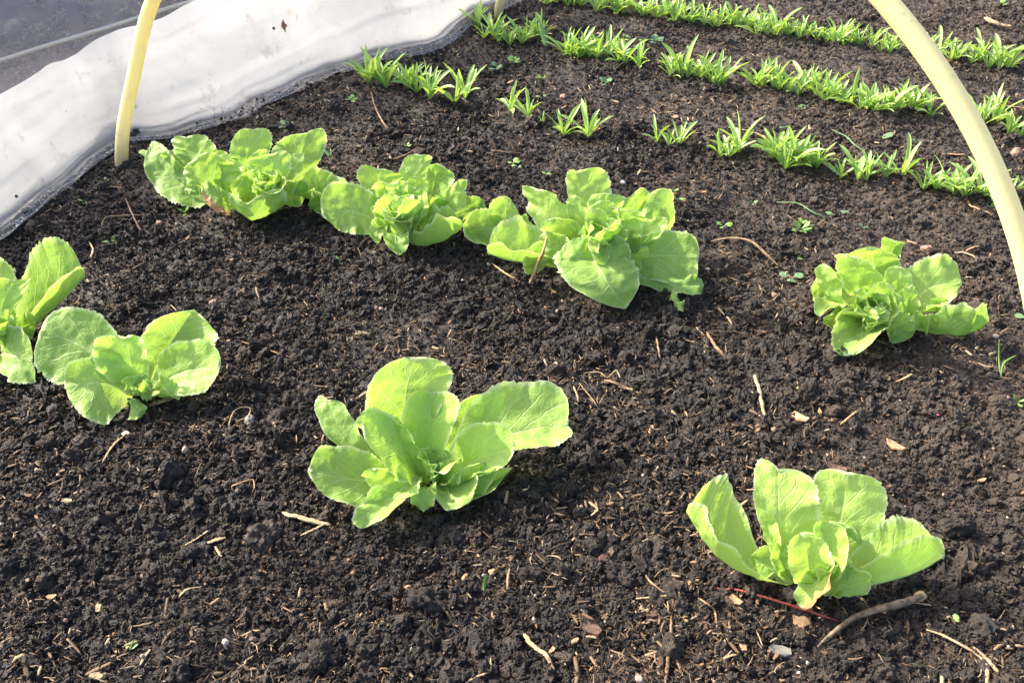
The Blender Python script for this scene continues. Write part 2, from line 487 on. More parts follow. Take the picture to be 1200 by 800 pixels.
def rough_lump(name, level, mat, amp, freq, seed, squash=0.75, fine=0.0):
    V, F = ico(level)
    off = Vector((seed * 3.7, seed * 1.3, seed * 2.1))
    out = []
    for v in V:
        d = 1 + amp * mnoise.noise(v * freq + off) + amp * 0.6 * mnoise.noise(v * freq * 2.3 - off)
        if fine: d += fine * abs(mnoise.noise(v * freq * 4.5 + off)) * 1.5 + fine * mnoise.noise(v * freq * 9 + off)
        w = v * d
        out.append((w.x, w.y * (0.8 + 0.1 * (seed % 3)), w.z * squash))
    return mesh_from(name, out, F, mat, smooth=level > 3)

def bed_points(n, power, margin=0.12, seed=0):
    """random places over the part of the bed the picture shows, thinning with distance"""
    g = np.random.default_rng(seed)
    out = []
    got = 0
    while got < n:
        k = n * 3
        y = g.uniform(0.33, 2.45, k); x = g.uniform(-1.25, 1.5, k)
        depth = y * math.cos(CAM_P) + CAM_H * math.sin(CAM_P)
        inside = np.abs(x) < depth * 600 / CAM_F + margin
        keep = inside & (g.random(k) < (0.66 / depth) ** power)
        p = np.stack([x[keep], y[keep]], -1)
        out.append(p); got += len(p)
    return np.concatenate(out)[:n]

def on_soil(p, lift):
    return np.column_stack([p, height(p[:, 0], p[:, 1]) + lift])

# crumbs
crumb_src = [source('crumb', rough_lump('crumb', 2, M_SOIL, 0.62, 1.7, s + 1, 0.66, 0.26)) for s in range(8)]
NC = 300000
p = bed_points(NC, 2.0, seed=1)
r = np.clip(np.exp(rng.normal(math.log(0.00135), 0.50, NC)), 0.0006, 0.0056)
r *= 0.62 + 0.85 * np.clip(vnoise(p[:, 0] * 11, p[:, 1] * 11, 21) * 0.8 + 0.45, 0, 1)
scatter('soil_crumbs', on_soil(p, r * rng.uniform(-0.1, 0.7, NC)), rng.uniform(0, 6.28, (NC, 3)),
        r[:, None] * rng.uniform(0.6, 1.6, (NC, 3)), rng.integers(0, 8, NC), crumb_src, 'fine dark crumbs of soil covering the bed')
# clods
clod_src = [source('clod', rough_lump('clod', 4, M_SOIL, 0.50, 1.2, s + 31, 0.7, 0.13)) for s in range(6)]
ND = 1500
p = bed_points(ND, 1.6, seed=2)
r = np.clip(np.exp(rng.normal(math.log(0.0058), 0.44, ND)), 0.003, 0.0145)
# soil pushed up round the foot of the hoop and kicked onto the hem of the sheet
_e = []
for _ in range(34):
    a_, d_ = R.uniform(0, 6.28), R.uniform(.011, .028); q_ = at(143, 203); _e.append((q_.x + d_ * math.cos(a_), q_.y + d_ * math.sin(a_), R.uniform(.0025, .0065)))
HEM = [(0, 288), (38, 266), (82, 233), (113, 208), (135, 192), (152, 182), (176, 175), (200, 170), (240, 157), (277, 144), (333, 123), (372, 107), (402, 92), (450, 75), (510, 62), (540, 43), (566, 22)]
for _ in range(230):
    i_ = R.randint(0, len(HEM) - 2); f_ = R.random()
    q_ = at(HEM[i_][0] + (HEM[i_ + 1][0] - HEM[i_][0]) * f_, HEM[i_][1] + (HEM[i_ + 1][1] - HEM[i_][1]) * f_)
    _e.append((q_.x + R.gauss(.003, .007), q_.y + R.gauss(-.004, .007), R.uniform(.0018, .005)))
_e = np.array(_e); p = np.concatenate([p, _e[:, :2]]); r = np.concatenate([r, _e[:, 2]]); ND = len(p)
scatter('soil_clods', on_soil(p, r * rng.uniform(-0.25, 0.25, ND)), rng.uniform(0, 6.28, (ND, 3)),
        r[:, None] * rng.uniform(0.8, 1.25, (ND, 3)), rng.integers(0, 6, ND), clod_src, 'larger rough clods of dark soil lying about the bed')

# fibres and chips
def fibre_mesh(seed):
    rr = random.Random(seed)
    pts = []; x = Vector((-0.5, 0, 0)); a = rr.uniform(-.3, .3); b = 0
    curl = rr.uniform(-.35, .35) if seed % 3 == 0 else rr.uniform(-.09, .09)
    for i in range(7):
        pts.append(x.copy()); a += curl * rr.uniform(0.2, 1.2); b = rr.uniform(-.25, .25)
        x = x + Vector((math.cos(a), math.sin(a), b)) * (1 / 6)
    w = rr.uniform(0.022, 0.05) if seed % 3 < 2 else rr.uniform(0.07, 0.12)
    V, F = tube(pts, [w * (0.5 + 0.5 * math.sin(math.pi * (i + .6) / 7.2)) for i in range(7)], 5, 0.25, seed)
    if seed % 3 == 2: V = [Vector((v.x, v.y, v.z * .4)) for v in V]
    return mesh_from('fibre', V, F, M_STRAW)

def chip_mesh(seed, mat):
    rr = random.Random(seed)
    n = rr.choice((5, 6, 7)); asp = rr.uniform(0.25, 0.6)
    ring = []
    for i in range(n):
        t = 2 * math.pi * (i + rr.uniform(-.25, .25)) / n; q = rr.uniform(0.75, 1.1)
        ring.append((0.5 * math.cos(t) * q, 0.5 * math.sin(t) * asp * q))
    th = rr.uniform(0.05, 0.11)
    V = [(x, y, th + rr.uniform(-.02, .03) + 0.25 * x * x) for x, y in ring] + [(x * 1.04, y * 1.04, -th + 0.25 * x * x) for x, y in ring]
    F = [tuple(range(n)), tuple(range(2 * n - 1, n - 1, -1))] + [(i, n + i, n + (i + 1) % n, (i + 1) % n) for i in range(n)]
    return mesh_from('chip', V, F, mat, smooth=False)

fib_src = [source('fibre', fibre_mesh(s)) for s in range(18)]
def patchy(p, thr, seed):
    return p[vnoise(p[:, 0] * 7, p[:, 1] * 7, seed) + np.random.default_rng(seed).uniform(-.7, .7, len(p)) > thr]
p = patchy(bed_points(88000, 1.9, seed=3), 0.16, 41)
NF = len(p)
L = np.clip(np.exp(rng.normal(math.log(0.0052), 0.58, NF)), 0.0024, 0.030)
th = np.clip(L * rng.uniform(0.8, 2.0, NF), 0.0055, 0.018)
scatter('straw_fragments', on_soil(p, rng.uniform(0.0018, 0.0052, NF)), np.column_stack([rng.uniform(-.5, .5, NF), rng.normal(0, .3, NF), rng.uniform(0, 6.28, NF)]),
        np.column_stack([L, th, th]), rng.integers(0, 18, NF), fib_src, 'short tan straw and root fibres mixed into the soil surface')
chip_src = [source('chip', chip_mesh(s, M_CHIP)) for s in range(10)]
p = patchy(bed_points(26000, 1.9, seed=4), -0.2, 43)
NK = len(p)
L = np.clip(np.exp(rng.normal(math.log(0.0032), 0.45, NK)), 0.0015, 0.012)
scatter('bark_fragments', on_soil(p, rng.uniform(0.0018, 0.005, NK)), np.column_stack([rng.normal(0, .45, NK), rng.normal(0, .45, NK), rng.uniform(0, 6.28, NK)]),
        np.repeat(L[:, None], 3, 1), rng.integers(0, 10, NK), chip_src, 'small brown bark and wood chips mixed into the soil surface')
grit_src = [source('grit', rough_lump('grit', 2, M_GRIT, 0.25, 1.2, s + 61, 0.7)) for s in range(4)]
p = bed_points(1300, 1.9, seed=5)
r = np.clip(np.exp(rng.normal(math.log(0.0013), 0.45, 1300)), 0.0006, 0.004)
scatter('grit', on_soil(p, r * 0.8 + 0.001), rng.uniform(0, 6.28, (1300, 3)), np.repeat(r[:, None], 3, 1), rng.integers(0, 4, 1300), grit_src,
        'pale grit scattered through the dark soil')

# ------------------------------------------------------------------ hoops of the low tunnel
GL, GL2 = at(143, 203), at(584, 17)
AXIS = (GL2 - GL).normalized()
OUT = Vector((-AXIS.y, AXIS.x, 0))                    # away from the bed, towards the other tunnel

def hoop_path():
    GR = Vector((0.4996, 0.6340, 0)); H, n, m, lean = 0.5456, 1.98, 1.80, -0.2276
    ax = (GL - GR) / 2; mid = (GL + GR) / 2
    d = Vector((-ax.y, ax.x, 0)).normalized()
    pts = []
    for i in range(97):
        t = math.pi * i / 96
        c, s = math.cos(t), math.sin(t)
        z = H * s ** (2 / m)
        q = mid + ax * (math.copysign(abs(c) ** (2 / n), c)) + d * lean * z
        q.z = z
        if c > 0: q.x += 0.0050 * math.exp(-((z - 0.15) / 0.07) ** 2) - 0.0060 * math.exp(-((z - 0.29) / 0.07) ** 2)
        if c < 0: q.x += 0.004 * min(1, (1 - abs(z - .3) / .3) * 2) if z < .6 else 0
        if c < 0 and z < 0.2: q.x += 0.055 * (1 - z / 0.2) ** 2
        pts.append(q)
    a, b = pts[0], pts[-1]
    pts = [a + Vector((-0.008, 0, -0.10)), a + Vector((-0.004, 0, -0.05))] + pts + [b + Vector((0.02, 0, -0.05)), b + Vector((0.04, 0, -0.10))]
    return pts

def make_hoop(offset, label):
    pts = [p - GL for p in hoop_path()]
    V, F = tube(pts, [0.0100] * len(pts), 20)
    o = link('hoop', mesh_from('hoop', V, F, M_HOOP), None, GL + offset)
    return tag(o, label, 'hoop', 'hoops of the low tunnel')
make_hoop(Vector((0, 0, 0)), 'nearer yellowed pipe hoop arching over the lettuces')
make_hoop(GL2 - GL, 'farther yellowed pipe hoop, its foot at the far end of the milky sheet')

# ------------------------------------------------------------------ milky plastic sheet pushed down beside the bed
def build_sheet():
    hem_px = [(-260, 430), (-150, 366), (-60, 318), (0, 288), (38, 266), (82, 233), (113, 208), (135, 192), (152, 182), (176, 175), (200, 170), (240, 157), (277, 144), (333, 123),
              (372, 107), (402, 92), (450, 75), (510, 62), (540, 43), (566, 22), (590, 14), (618, 3), (655, -14), (720, -42), (800, -75)]
    hem = smooth_path([at(x, y) for x, y in hem_px], 340)
    prof = [(0.000, 0.002), (0.012, 0.0055), (0.026, 0.010), (0.035, 0.026), (0.043, 0.050), (0.051, 0.075), (0.058, 0.100), (0.064, 0.124), (0.070, 0.146), (0.076, 0.164)]
    prof = smooth_path([Vector((a, 0, b)) for a, b in prof], 100)
    nt, ns = len(hem), len(prof)
    V = []; UV = []
    along = 0.0
    for i, h in enumerate(hem):
        if i: along += (h - hem[i - 1]).length
        k = float(np.interp(project(h)[0], [-100, 0, 113, 152, 200, 277, 400, 600], [.86, .86, .80, .83, .95, 1.09, 1.27, 1.32]))
        k *= 1.04 + 0.012 * math.sin(along * 5.1 + 0.6) + 0.006 * math.sin(along * 13)
        for j, q in enumerate(prof):
            s = j / (ns - 1)
            o, z = q.x, q.z * k
            w = math.sin(math.pi * min(1, 0.03 + s * 0.75))
            # long creases that run obliquely along the roll, and finer crumples near the hem
            c1 = mnoise.noise(Vector((along * 2.6 + s * 1.4, s * 5.0, 1.7)))
            c2 = mnoise.noise(Vector((along * 7.0 - s * 3.0, s * 11.0, 4.2)))
            c3 = abs(mnoise.noise(Vector((along * 5.0 + s * 9.0, s * 3.0 - along * 2, 8.1))))
            c4 = abs(mnoise.noise(Vector((along * 1.3 - s * 2.2, s * 7.0 + along * 3.0, 2.2))))
            d = w * (0.011 * c1 * (1 - s) + 0.0022 * c2 - 0.002 * c3) * (1.15 - s)
            for f0, f1, fw, fa in ((0.34, 0.16, 0.022, 0.0035), (0.80, -0.10, 0.020, 0.0030), (0.52, 0.22, 0.030, -0.0040), (0.95, -0.30, 0.025, 0.0030)):
                u_ = (s - f0 - f1 * (along - 1.3) - 0.03 * math.sin(along * 6 + f0 * 9)) / fw
                d += 0.5 * fa * math.exp(-u_ * u_) * (0.5 + 0.5 * math.sin(along * 3.1 + f0 * 20))
            wx = math.exp(-((along - 1.42) / 0.24) ** 2)            # a fold above the hem that has caught some soil
            d += wx * (0.010 * math.exp(-((s - 0.17) / 0.045) ** 2) - 0.012 * math.exp(-((s - 0.28) / 0.055) ** 2))
            hemf = math.exp(-(s / 0.16) ** 2)
            d += hemf * 0.004 * mnoise.noise(Vector((along * 26, s * 20, 3.3)))
            P = h + OUT * (o - d * 0.5)
            gz = float(terrain(P.x, P.y))
            zz = gz + 0.004 + z + max(d, -z * 0.8) * 0.9
            zz += 0.006 * math.exp(-(s / 0.05) ** 2) * abs(mnoise.noise(Vector((along * 11, 0, 9))))
            P.z = max(zz, gz + 0.004 + 0.002 * s)
            V.append(P); UV.append((along, s))
    F = [(i * ns + j, (i + 1) * ns + j, (i + 1) * ns + j + 1, i * ns + j + 1) for i in range(nt - 1) for j in range(ns - 1)]
    base = V[len(V) // 2].copy(); base = GL.copy()
    me = mesh_from('plastic_sheet', [v - base for v in V], F, M_SHEET)
    ul = me.uv_layers.new(name='film')
    for lp in me.loops: ul.data[lp.index].uv = UV[lp.vertex_index]
    root = link('plastic_sheet', me, None, base)
    tag(root, 'crumpled milky plastic sheet rolled down along the bed edge, wet hem on the soil', 'plastic sheet')
    def at_sheet(i, j): return V[i * ns + j] - base
    def normal(i, j):
        a = V[min(i + 1, nt - 1) * ns + j] - V[max(i - 1, 0) * ns + j]; b = V[i * ns + min(j + 1, ns - 1)] - V[i * ns + max(j - 1, 0)]
        n = a.cross(b).normalized()
        return n if n.y < 0 or n.z > .5 else -n
    # drops of water, in one piece: nobody could count them
    dv, df = [], []
    Vi, Fi = ico(1)
    for _ in range(900):
        i = R.randint(26, nt - 40); j = int(min(ns * 0.55, abs(R.gauss(0, 1)) * ns * 0.13 + 1))
        p_ = at_sheet(i, j); nn = normal(i, j)
        r_ = R.uniform(0.0008, 0.0020) * (1.5 if R.random() < .06 else 1)
        o_ = len(dv)
        for v in Vi:
            w = v * r_; w = w - nn * (w.dot(nn) * 0.5)
            dv.append(p_ + w)
        df += [tuple(o_ + k for k in f) for f in Fi]
    wm = Mat('water')
    g = wm.n('ShaderNodeBsdfGlossy'); g.inputs['Roughness'].default_value = 0.05
    t_ = wm.n('ShaderNodeBsdfTransparent'); f_ = wm.n('ShaderNodeFresnel'); f_.inputs[0].default_value = 1.6
    M_WATER = wm.done(wm.shader_mix(wm.math('ADD', f_.outputs[0], 0.08), t_.outputs[0], g.outputs[0]))
    tag(link('water_drops', mesh_from('water_drops', dv, df, M_WATER), root), None, None, None, 'stuff')
    sv, sf = [], []
    for _ in range(170):
        if R.random() < 0.55:
            i = int(R.gauss(168, 12)); j = int(abs(R.gauss(17, 7)))
        else:
            i = R.randint(30, nt - 40); j = R.randint(0, int(ns * .6)) if R.random() < .35 else R.randint(0, 9)
        i = max(1, min(nt - 2, i))
        p_ = at_sheet(i, j); nn = normal(i, j)
        r_ = R.uniform(0.0003, 0.0010) if R.random() < .9 else R.uniform(.0014, .0030)
        o_ = len(sv)
        for v in Vi: sv.append(p_ + nn * r_ * .4 + v * r_ * R.uniform(.6, 1.25))
        sf += [tuple(o_ + k for k in f) for f in Fi]
    tag(link('soil_specks', mesh_from('soil_specks', sv, sf, M_SOIL, False), root), None, None, None, 'stuff')
    # the small brown leaf stuck on the film
    best = min(((abs(px_ - 332) + abs(py_ - 31), i, j) for i in range(60, nt - 20) for j in range(5, int(ns * .6)) for px_, py_ in [project(V[i * ns + j])]), key=lambda t: t[0])
    pos_ = V[best[1] * ns + best[2]]; nn = normal(best[1], best[2])
    side = nn.cross(Vector((0, 0, 1))).normalized(); up = side.cross(nn)
    sh = [(0, -.012), (.004, -.006), (.0055, .001), (.003, .008), (.0, .013), (-.004, .009), (-.0035, .004), (-.006, .0), (-.003, -.005)]
    lv = [nn * (.003 + .0025 * math.sin(k * 2.1)) + side * a + up * b for k, (a, b) in enumerate(sh)] + [nn * .0045]
    lf = [(k, (k + 1) % len(sh), len(sh)) for k in range(len(sh))]
    o = link('dead_leaf', mesh_from('dead_leaf', lv, lf, M_CHIPLEAF), None, pos_)
    tag(o, 'small rust brown dead leaf stuck on the milky plastic sheet', 'dead leaf')

M_CHIPLEAF = grain_material('rusty_leaf', (0.30, 0.11, 0.06), (0.46, 0.22, 0.13))
build_sheet()

# ------------------------------------------------------------------ the neighbouring tunnel, covered with greyish film
def build_tunnel():
    c0 = GL + OUT * 0.88 - AXIS * 1.6
    root = empty('grow_tunnel', c0, 'neighbouring low tunnel covered with greyish clear film with a pale tape along its flank', 'grow tunnel')
    NL, NA = 150, 60
    V = []; UV = []
    for i in range(NL):
        a = 5.6 * i / (NL - 1)
        for j in range(NA):
            th = math.pi * j / (NA - 1)
            r_ = 1 + 0.018 * mnoise.noise(Vector((a * 3, th * 3, 0))) + 0.010 * mnoise.noise(Vector((a * 9, th * 5, 5))) - 0.02 * abs(math.sin(a * 2.6))
            V.append(AXIS * a - OUT * (0.52 * math.cos(th) * r_) + Vector((0, 0, 0.50 * math.sin(th) * r_ + 0.004)))
            UV.append((a, j / (NA - 1)))
    F = [(i * NA + j, (i + 1) * NA + j, (i + 1) * NA + j + 1, i * NA + j + 1) for i in range(NL - 1) for j in range(NA - 1)]
    me = mesh_from('film', V, F, M_FILM)
    ul = me.uv_layers.new(name='film')
    for lp in me.loops: ul.data[lp.index].uv = UV[lp.vertex_index]
    link('film', me, root)
    def strip(th0, wdt, name, mat):
        Vs = []
        for i in range(NL):
            a = 5.6 * i / (NL - 1)
            for dth, lift in ((-wdt, 0.0006), (-wdt, .0016), (wdt, .0016), (wdt, .0006)):
                th = th0 + dth
                r_ = 1 + 0.018 * mnoise.noise(Vector((a * 3, th * 3, 0))) + 0.010 * mnoise.noise(Vector((a * 9, th * 5, 5))) - 0.02 * abs(math.sin(a * 2.6))
                Vs.append(AXIS * a - OUT * ((0.52 * r_ + lift) * math.cos(th)) + Vector((0, 0, (0.50 * r_ + lift) * math.sin(th) + 0.004)))
        Fs = [(i * 4 + k, (i + 1) * 4 + k, (i + 1) * 4 + (k + 1) % 4, i * 4 + (k + 1) % 4) for i in range(NL - 1) for k in range(4)]
        Fs += [(3, 2, 1, 0), tuple(range((NL - 1) * 4, NL * 4))]
        link(name, mesh_from(name, Vs, Fs, mat), root)
    strip(0.16, 0.0075, 'tape', M_SEAM)
build_tunnel()

# ------------------------------------------------------------------ lettuces
def leaf_mesh(B, C, T, L, Rr, seed, ruf=0.0035, tooth=0.042, pet=0.20, crk=0.6, spoon=0.20, neck=0.78, curl=0.0, fold=1.0):
    """a lettuce leaf through five points: foot, middle of the blade, tip, and its two widest margins"""
    rr = random.Random(seed)
    dB, dT = (C - B).length, (T - C).length
    sc = min(0.72, max(0.38, dB / (dB + dT)))
    Q = (C - B * (1 - sc) ** 2 - T * sc ** 2) / (2 * sc * (1 - sc))
    def mid(s): return B * (1 - s) ** 2 + Q * (2 * s * (1 - s)) + T * s * s
    def tan(s): return ((Q - B) * (1 - s) + (T - Q) * s).normalized()
    tc = tan(sc)
    W = (Rr - L); W -= tc * W.dot(tc); W.normalize()
    Nn = W.cross(tc).normalized()
    comp = []
    for E in (L - C, Rr - C): comp.append((E.dot(W), E.dot(tc), E.dot(Nn)))
    sw = min(0.74, max(0.56, sc))
    def prof(s):
        if s < sw:
            x = s / sw; return pet + (1 - pet) * (x * x * (3 - 2 * x)) ** neck
        x = (s - sw) / (1 - sw); return max(0.0, 1 - x ** 2.7) ** 0.5
    k0 = prof(sc)
    NS, NV = 64, 27
    off = Vector((rr.uniform(0, 50), rr.uniform(0, 50), rr.uniform(0, 50)))
    V, UV = [], []
    size = (abs(comp[0][0]) + abs(comp[1][0])) * 0.5
    inward = 1.0 if comp[0][2] + comp[1][2] > 0 else -1.0
    ph = [rr.uniform(0, 6.28) for _ in range(4)]; fr = [rr.uniform(1.6, 2.6), rr.uniform(4.0, 5.5)]
    for i in range(NS):
        s = 1 - (1 - i / (NS - 1)) ** 1.35
        t = tan(s); w = (W - t * W.dot(t)).normalized(); nn = w.cross(t).normalized()
        p0 = prof(s) / k0; m0 = mid(s)
        for j in range(NV):
            v = -1 + 2 * j / (NV - 1); av = abs(v); sd = 0 if v < 0 else 1
            a, b, c = comp[sd]
            tk = 1 + 0.07 * mnoise.noise(off + Vector((s * 5, sd * 9, 0))) + tooth * av ** 5 * (mnoise.noise(off + Vector((s * 50, sd * 7, 3))) * 1.3 + 0.9 * abs(math.sin(s * 75 + ph[sd] + 2 * mnoise.noise(off + Vector((s * 9, sd, 1))))))
            pp = p0 * tk
            e = (w * (a * av) + t * (b * av)) * pp + nn * (c * (0.22 * av + 0.78 * av ** 2.3) * min(1.0, p0) * fold)
            P = m0 + e
            k = min(1, p0 * 1.1)
            d = ruf * av ** 2.2 * k * (math.sin(fr[0] * 6.28 * s + ph[sd]) + 0.55 * math.sin(fr[1] * 6.28 * s + ph[2 + sd]))
            d += crk * 0.0026 * mnoise.noise(P * 55 + off) * k * (1 - 0.5 * av) + crk * 0.0012 * mnoise.noise(P * 130 + off) * k
            d += crk * 0.0035 * (mnoise.noise(P * 20 - off)) * k
            d -= 0.0022 * math.exp(-(v / 0.09) ** 2) * (1 - s)
            d += inward * spoon * size * max(0, (s - 0.70) / 0.30) ** 2 * (1 - 0.5 * av)
            if curl: d -= curl * size * max(0, (av - 0.55) / 0.45) ** 2 * k
            tipf = max(0, (s - 0.86) / 0.14)
            P = P + nn * d + t * (0.003 * tipf * mnoise.noise(off + Vector((v * 6, 2, 1))))
            V.append(P); UV.append((j / (NV - 1), s))
    F = [(i * NV + j, i * NV + j + 1, (i + 1) * NV + j + 1, (i + 1) * NV + j) for i in range(NS - 1) for j in range(NV - 1)]
    return V, UV, F

_leaf_seed = [100]
def lettuce(label, x0, y0, k, base, leaves, core=None, crk=0.8):
    """leaves: (C, T, L, R, tone, options) with points (x, y, centimetres up) measured on an enlargement of the photograph"""
    def px(x, y): return x0 + x / k, y0 + y / k
    g = ground_at(*px(*base))
    zt = float(terrain(g.x, g.y))
    root = empty('lettuce', g, label, 'lettuce', 'lettuces planted in the bed')
    def pt(q): return at(*px(q[0], q[1]), zt + q[2] / 100.0)
    def add(B, C, T, L, Rr, tone, brown=0.0, lab=None, **kw):
        _leaf_seed[0] += 1
        V, UV, F = leaf_mesh(B, C, T, L, Rr, _leaf_seed[0], **kw)
        for v in V:      # the blade rests on the soil, it never dives into it
            zg = float(height(v.x, v.y)) + 0.0055
            if v.z < zg and (v - g).length > 0.03: v.z = zg + 0.12 * (v.z - zg)
        me = mesh_from('leaf', [v - g for v in V], F, M_LEAF)
        ul = me.uv_layers.new(name='leaf')
        for lp in me.loops: ul.data[lp.index].uv = UV[lp.vertex_index]
        o = link('leaf', me, root)
        o.color = (tone, brown, 0, 1)
        if lab: o['label'] = lab
        return o
    for q in leaves:
        C, T, L, Rr, tone = q[:5]
        kw = dict(q[5]) if len(q) > 5 else {}
        kw.setdefault('crk', crk)
        if crk > 1: kw.setdefault('ruf', 0.0048); kw.setdefault('tooth', 0.055)
        C, T, L, Rr = pt(C), pt(T), pt(L), pt(Rr)
        if 'base' in kw: B = pt(kw.pop('base'))
        else:
            d = C - g; d.z = 0
            B = g + d * min(0.25, 0.010 / max(d.length, 1e-4)); B.z = zt + 0.001
        add(B, C, T, L, Rr, tone, **kw)
    if core:             # the tight young leaves in the heart
        cx, cy, cz, n, rad = core
        c = pt((cx, cy, cz))
        rr = random.Random(int(cx * 7 + cy))
        for i in range(n):
            a = i * 2.4 + rr.uniform(-.3, .3); f = 0.35 + 0.65 * i / n
            d = Vector((math.cos(a), math.sin(a), 0)); sd = Vector((-d.y, d.x, 0))
            B = Vector((c.x, c.y, zt + 0.012)) + d * 0.003
            h = c.z - B.z
            C = B + d * rad * 0.45 * f + Vector((0, 0, h * 0.62))
            T = B + d * rad * rr.uniform(0.5, 1.15) * f + Vector((rr.uniform(-.25, .25) * rad, rr.uniform(-.25, .25) * rad, h * rr.uniform(0.62, 1.12)))
            wd = rad * (0.5 + 0.5 * f) * rr.uniform(.6, 1.1)
            up = Vector((0, 0, h * .15))
            add(B, C, T, C + sd * wd - d * wd * .35 + up, C - sd * wd - d * wd * .35 + up, 0.85 - 0.4 * f + 0.2, ruf=0.0045)
    return root

lettuce('upright lettuce alone at the middle front, one large leaf spread to the right', 340, 400, 3.524, (590, 600), [
    ((475, 240, 8.5), (520, 66, 12.0), (312, 290, 9.0), (655, 185, 10.3), .75),
    ((575, 305, 7.6), (595, 214, 9.2), (468, 300, 8.8), (688, 290, 9.2), .8),
    ((400, 420, 6.6), (297, 365, 8.3), (420, 545, 5.4), (385, 290, 8.8), .7),
    ((215, 375, 5.0), (150, 242, 7.2), (122, 320, 5.6), (262, 330, 6.0), .2),
    ((240, 570, 3.0), (78, 545, 4.2), (225, 432, 5.2), (270, 676, 2.4), .25),
    ((415, 655, 2.6), (350, 757, 1.8), (288, 668, 3.2), (520, 610, 4.4), .3, dict(ruf=.004, base=(530, 560, 2.6))),
    ((545, 625, 3.2), (550, 694, 1.5), (498, 625, 3.4), (602, 625, 3.4), .7),
    ((655, 630, 2.4), (650, 698, 1.8), (583, 600, 3.2), (770, 560, 4.0), .55, dict(ruf=.005)),
    ((820, 590, 2.0), (917, 518, 3.6), (745, 560, 4.0), (735, 655, 1.5), .15),
    ((800, 475, 4.4), (930, 445, 6.0), (765, 346, 7.2), (800, 552, 3.8), .65),
    ((900, 390, 4.0), (1140, 355, 4.2), (895, 168, 7.6), (1000, 435, 5.2), .35),
    ((770, 310, 4.0), (820, 215, 6.0), (682, 290, 5.0), (870, 290, 5.0), .05),
    ((400, 590, 2.5), (345, 525, 4.4), (325, 600, 3.0), (465, 560, 4.0), .5),
    ((650, 520, 4.2), (700, 480, 5.8), (600, 570, 4.0), (690, 575, 3.4), .7),
    ((450, 420, 5.6), (340, 290, 8.0), (330, 420, 6.0), (540, 440, 6.0), .6),
    ((720, 590, 2.4), (800, 500, 4.0), (640, 580, 3.5), (780, 640, 1.8), .4),
], (605, 470, 5.4, 5, 0.019))

lettuce('pale yellow-green lettuce behind the thick bent twig, withered leaf margin at its front', 780, 540, 3.529, (590, 525), [
    ((275, 428, 2.4), (75, 222, 6.2), (300, 135, 6.8), (262, 338, 7.4), .9, dict(ruf=.003, pet=.13, neck=1.35)),
    ((470, 235, 6.8), (465, 38, 10.2), (362, 120, 8.4), (634, 190, 8.2), .8),
    ((730, 205, 5.8), (745, 50, 8.4), (598, 130, 6.8), (912, 215, 6.2), 1.0, dict(ruf=.002)),
    ((590, 410, 5.0), (568, 298, 7.2), (508, 425, 5.4), (682, 410, 6.0), 1.0),
    ((690, 370, 5.0), (690, 268, 6.6), (610, 315, 6.4), (752, 370, 6.4), .7),
    ((900, 505, 2.2), (1148, 412, 4.4), (890, 258, 5.6), (955, 350, 5.6), .9, dict(ruf=.002, pet=.28)),
    ((640, 492, 3.4), (574, 608, 1.2), (560, 490, 3.0), (690, 436, 5.2), .6, dict(brown=.95, lab='leaf with a withered pinkish brown margin')),
    ((730, 520, 2.4), (827, 547, 1.8), (775, 440, 4.2), (690, 560, 1.5), .5),
    ((450, 360, 4.4), (440, 235, 6.6), (405, 300, 5.2), (492, 370, 4.6), .9),
    ((410, 420, 2.4), (385, 490, 1.0), (370, 370, 3.2), (480, 450, 2.4), .8),
    ((480, 400, 3.6), (470, 330, 5.0), (440, 420, 3.6), (525, 400, 4.0), .8),
    ((720, 450, 3.0), (775, 440, 4.0), (700, 410, 4.4), (740, 490, 2.6), .6),
    ((650, 280, 5.2), (790, 285, 5.0), (650, 262, 5.6), (790, 300, 4.6), .45),
], (660, 410, 4.8, 3, 0.014))

lettuce('small lettuce of few round leaves, right beside the one cut off by the left edge', 0, 280, 3.637, (600, 672), [
    ((365, 470, 4.4), (188, 400, 5.6), (420, 325, 7.0), (225, 610, 2.4), .1, dict(ruf=.002)),
    ((420, 612, 3.6), (297, 640, 3.0), (425, 498, 6.2), (440, 785, 1.4), .35, dict(ruf=.002)),
    ((560, 525, 5.0), (545, 422, 7.2), (398, 495, 6.6), (628, 500, 6.0), .95),
    ((755, 400, 4.6), (830, 304, 6.6), (596, 418, 5.6), (915, 465, 4.6), .35, dict(ruf=.002)),
    ((795, 560, 3.4), (940, 545, 4.0), (770, 434, 6.0), (800, 665, 2.6), .6),
    ((540, 470, 5.6), (600, 432, 6.8), (520, 440, 6.6), (620, 480, 6.0), .9),
    ((450, 530, 4.6), (400, 480, 6.4), (410, 560, 4.6), (520, 500, 6.0), .8),
    ((700, 640, 2.4), (760, 684, 1.2), (720, 590, 3.2), (640, 640, 2.6), .5),
    ((880, 610, 2.2), (930, 560, 3.0), (850, 560, 3.2), (840, 655, 1.6), .7),
    ((570, 730, 1.2), (620, 720, 1.0), (560, 680, 2.0), (560, 770, .6), .2),
], (600, 600, 4.0, 5, 0.015))

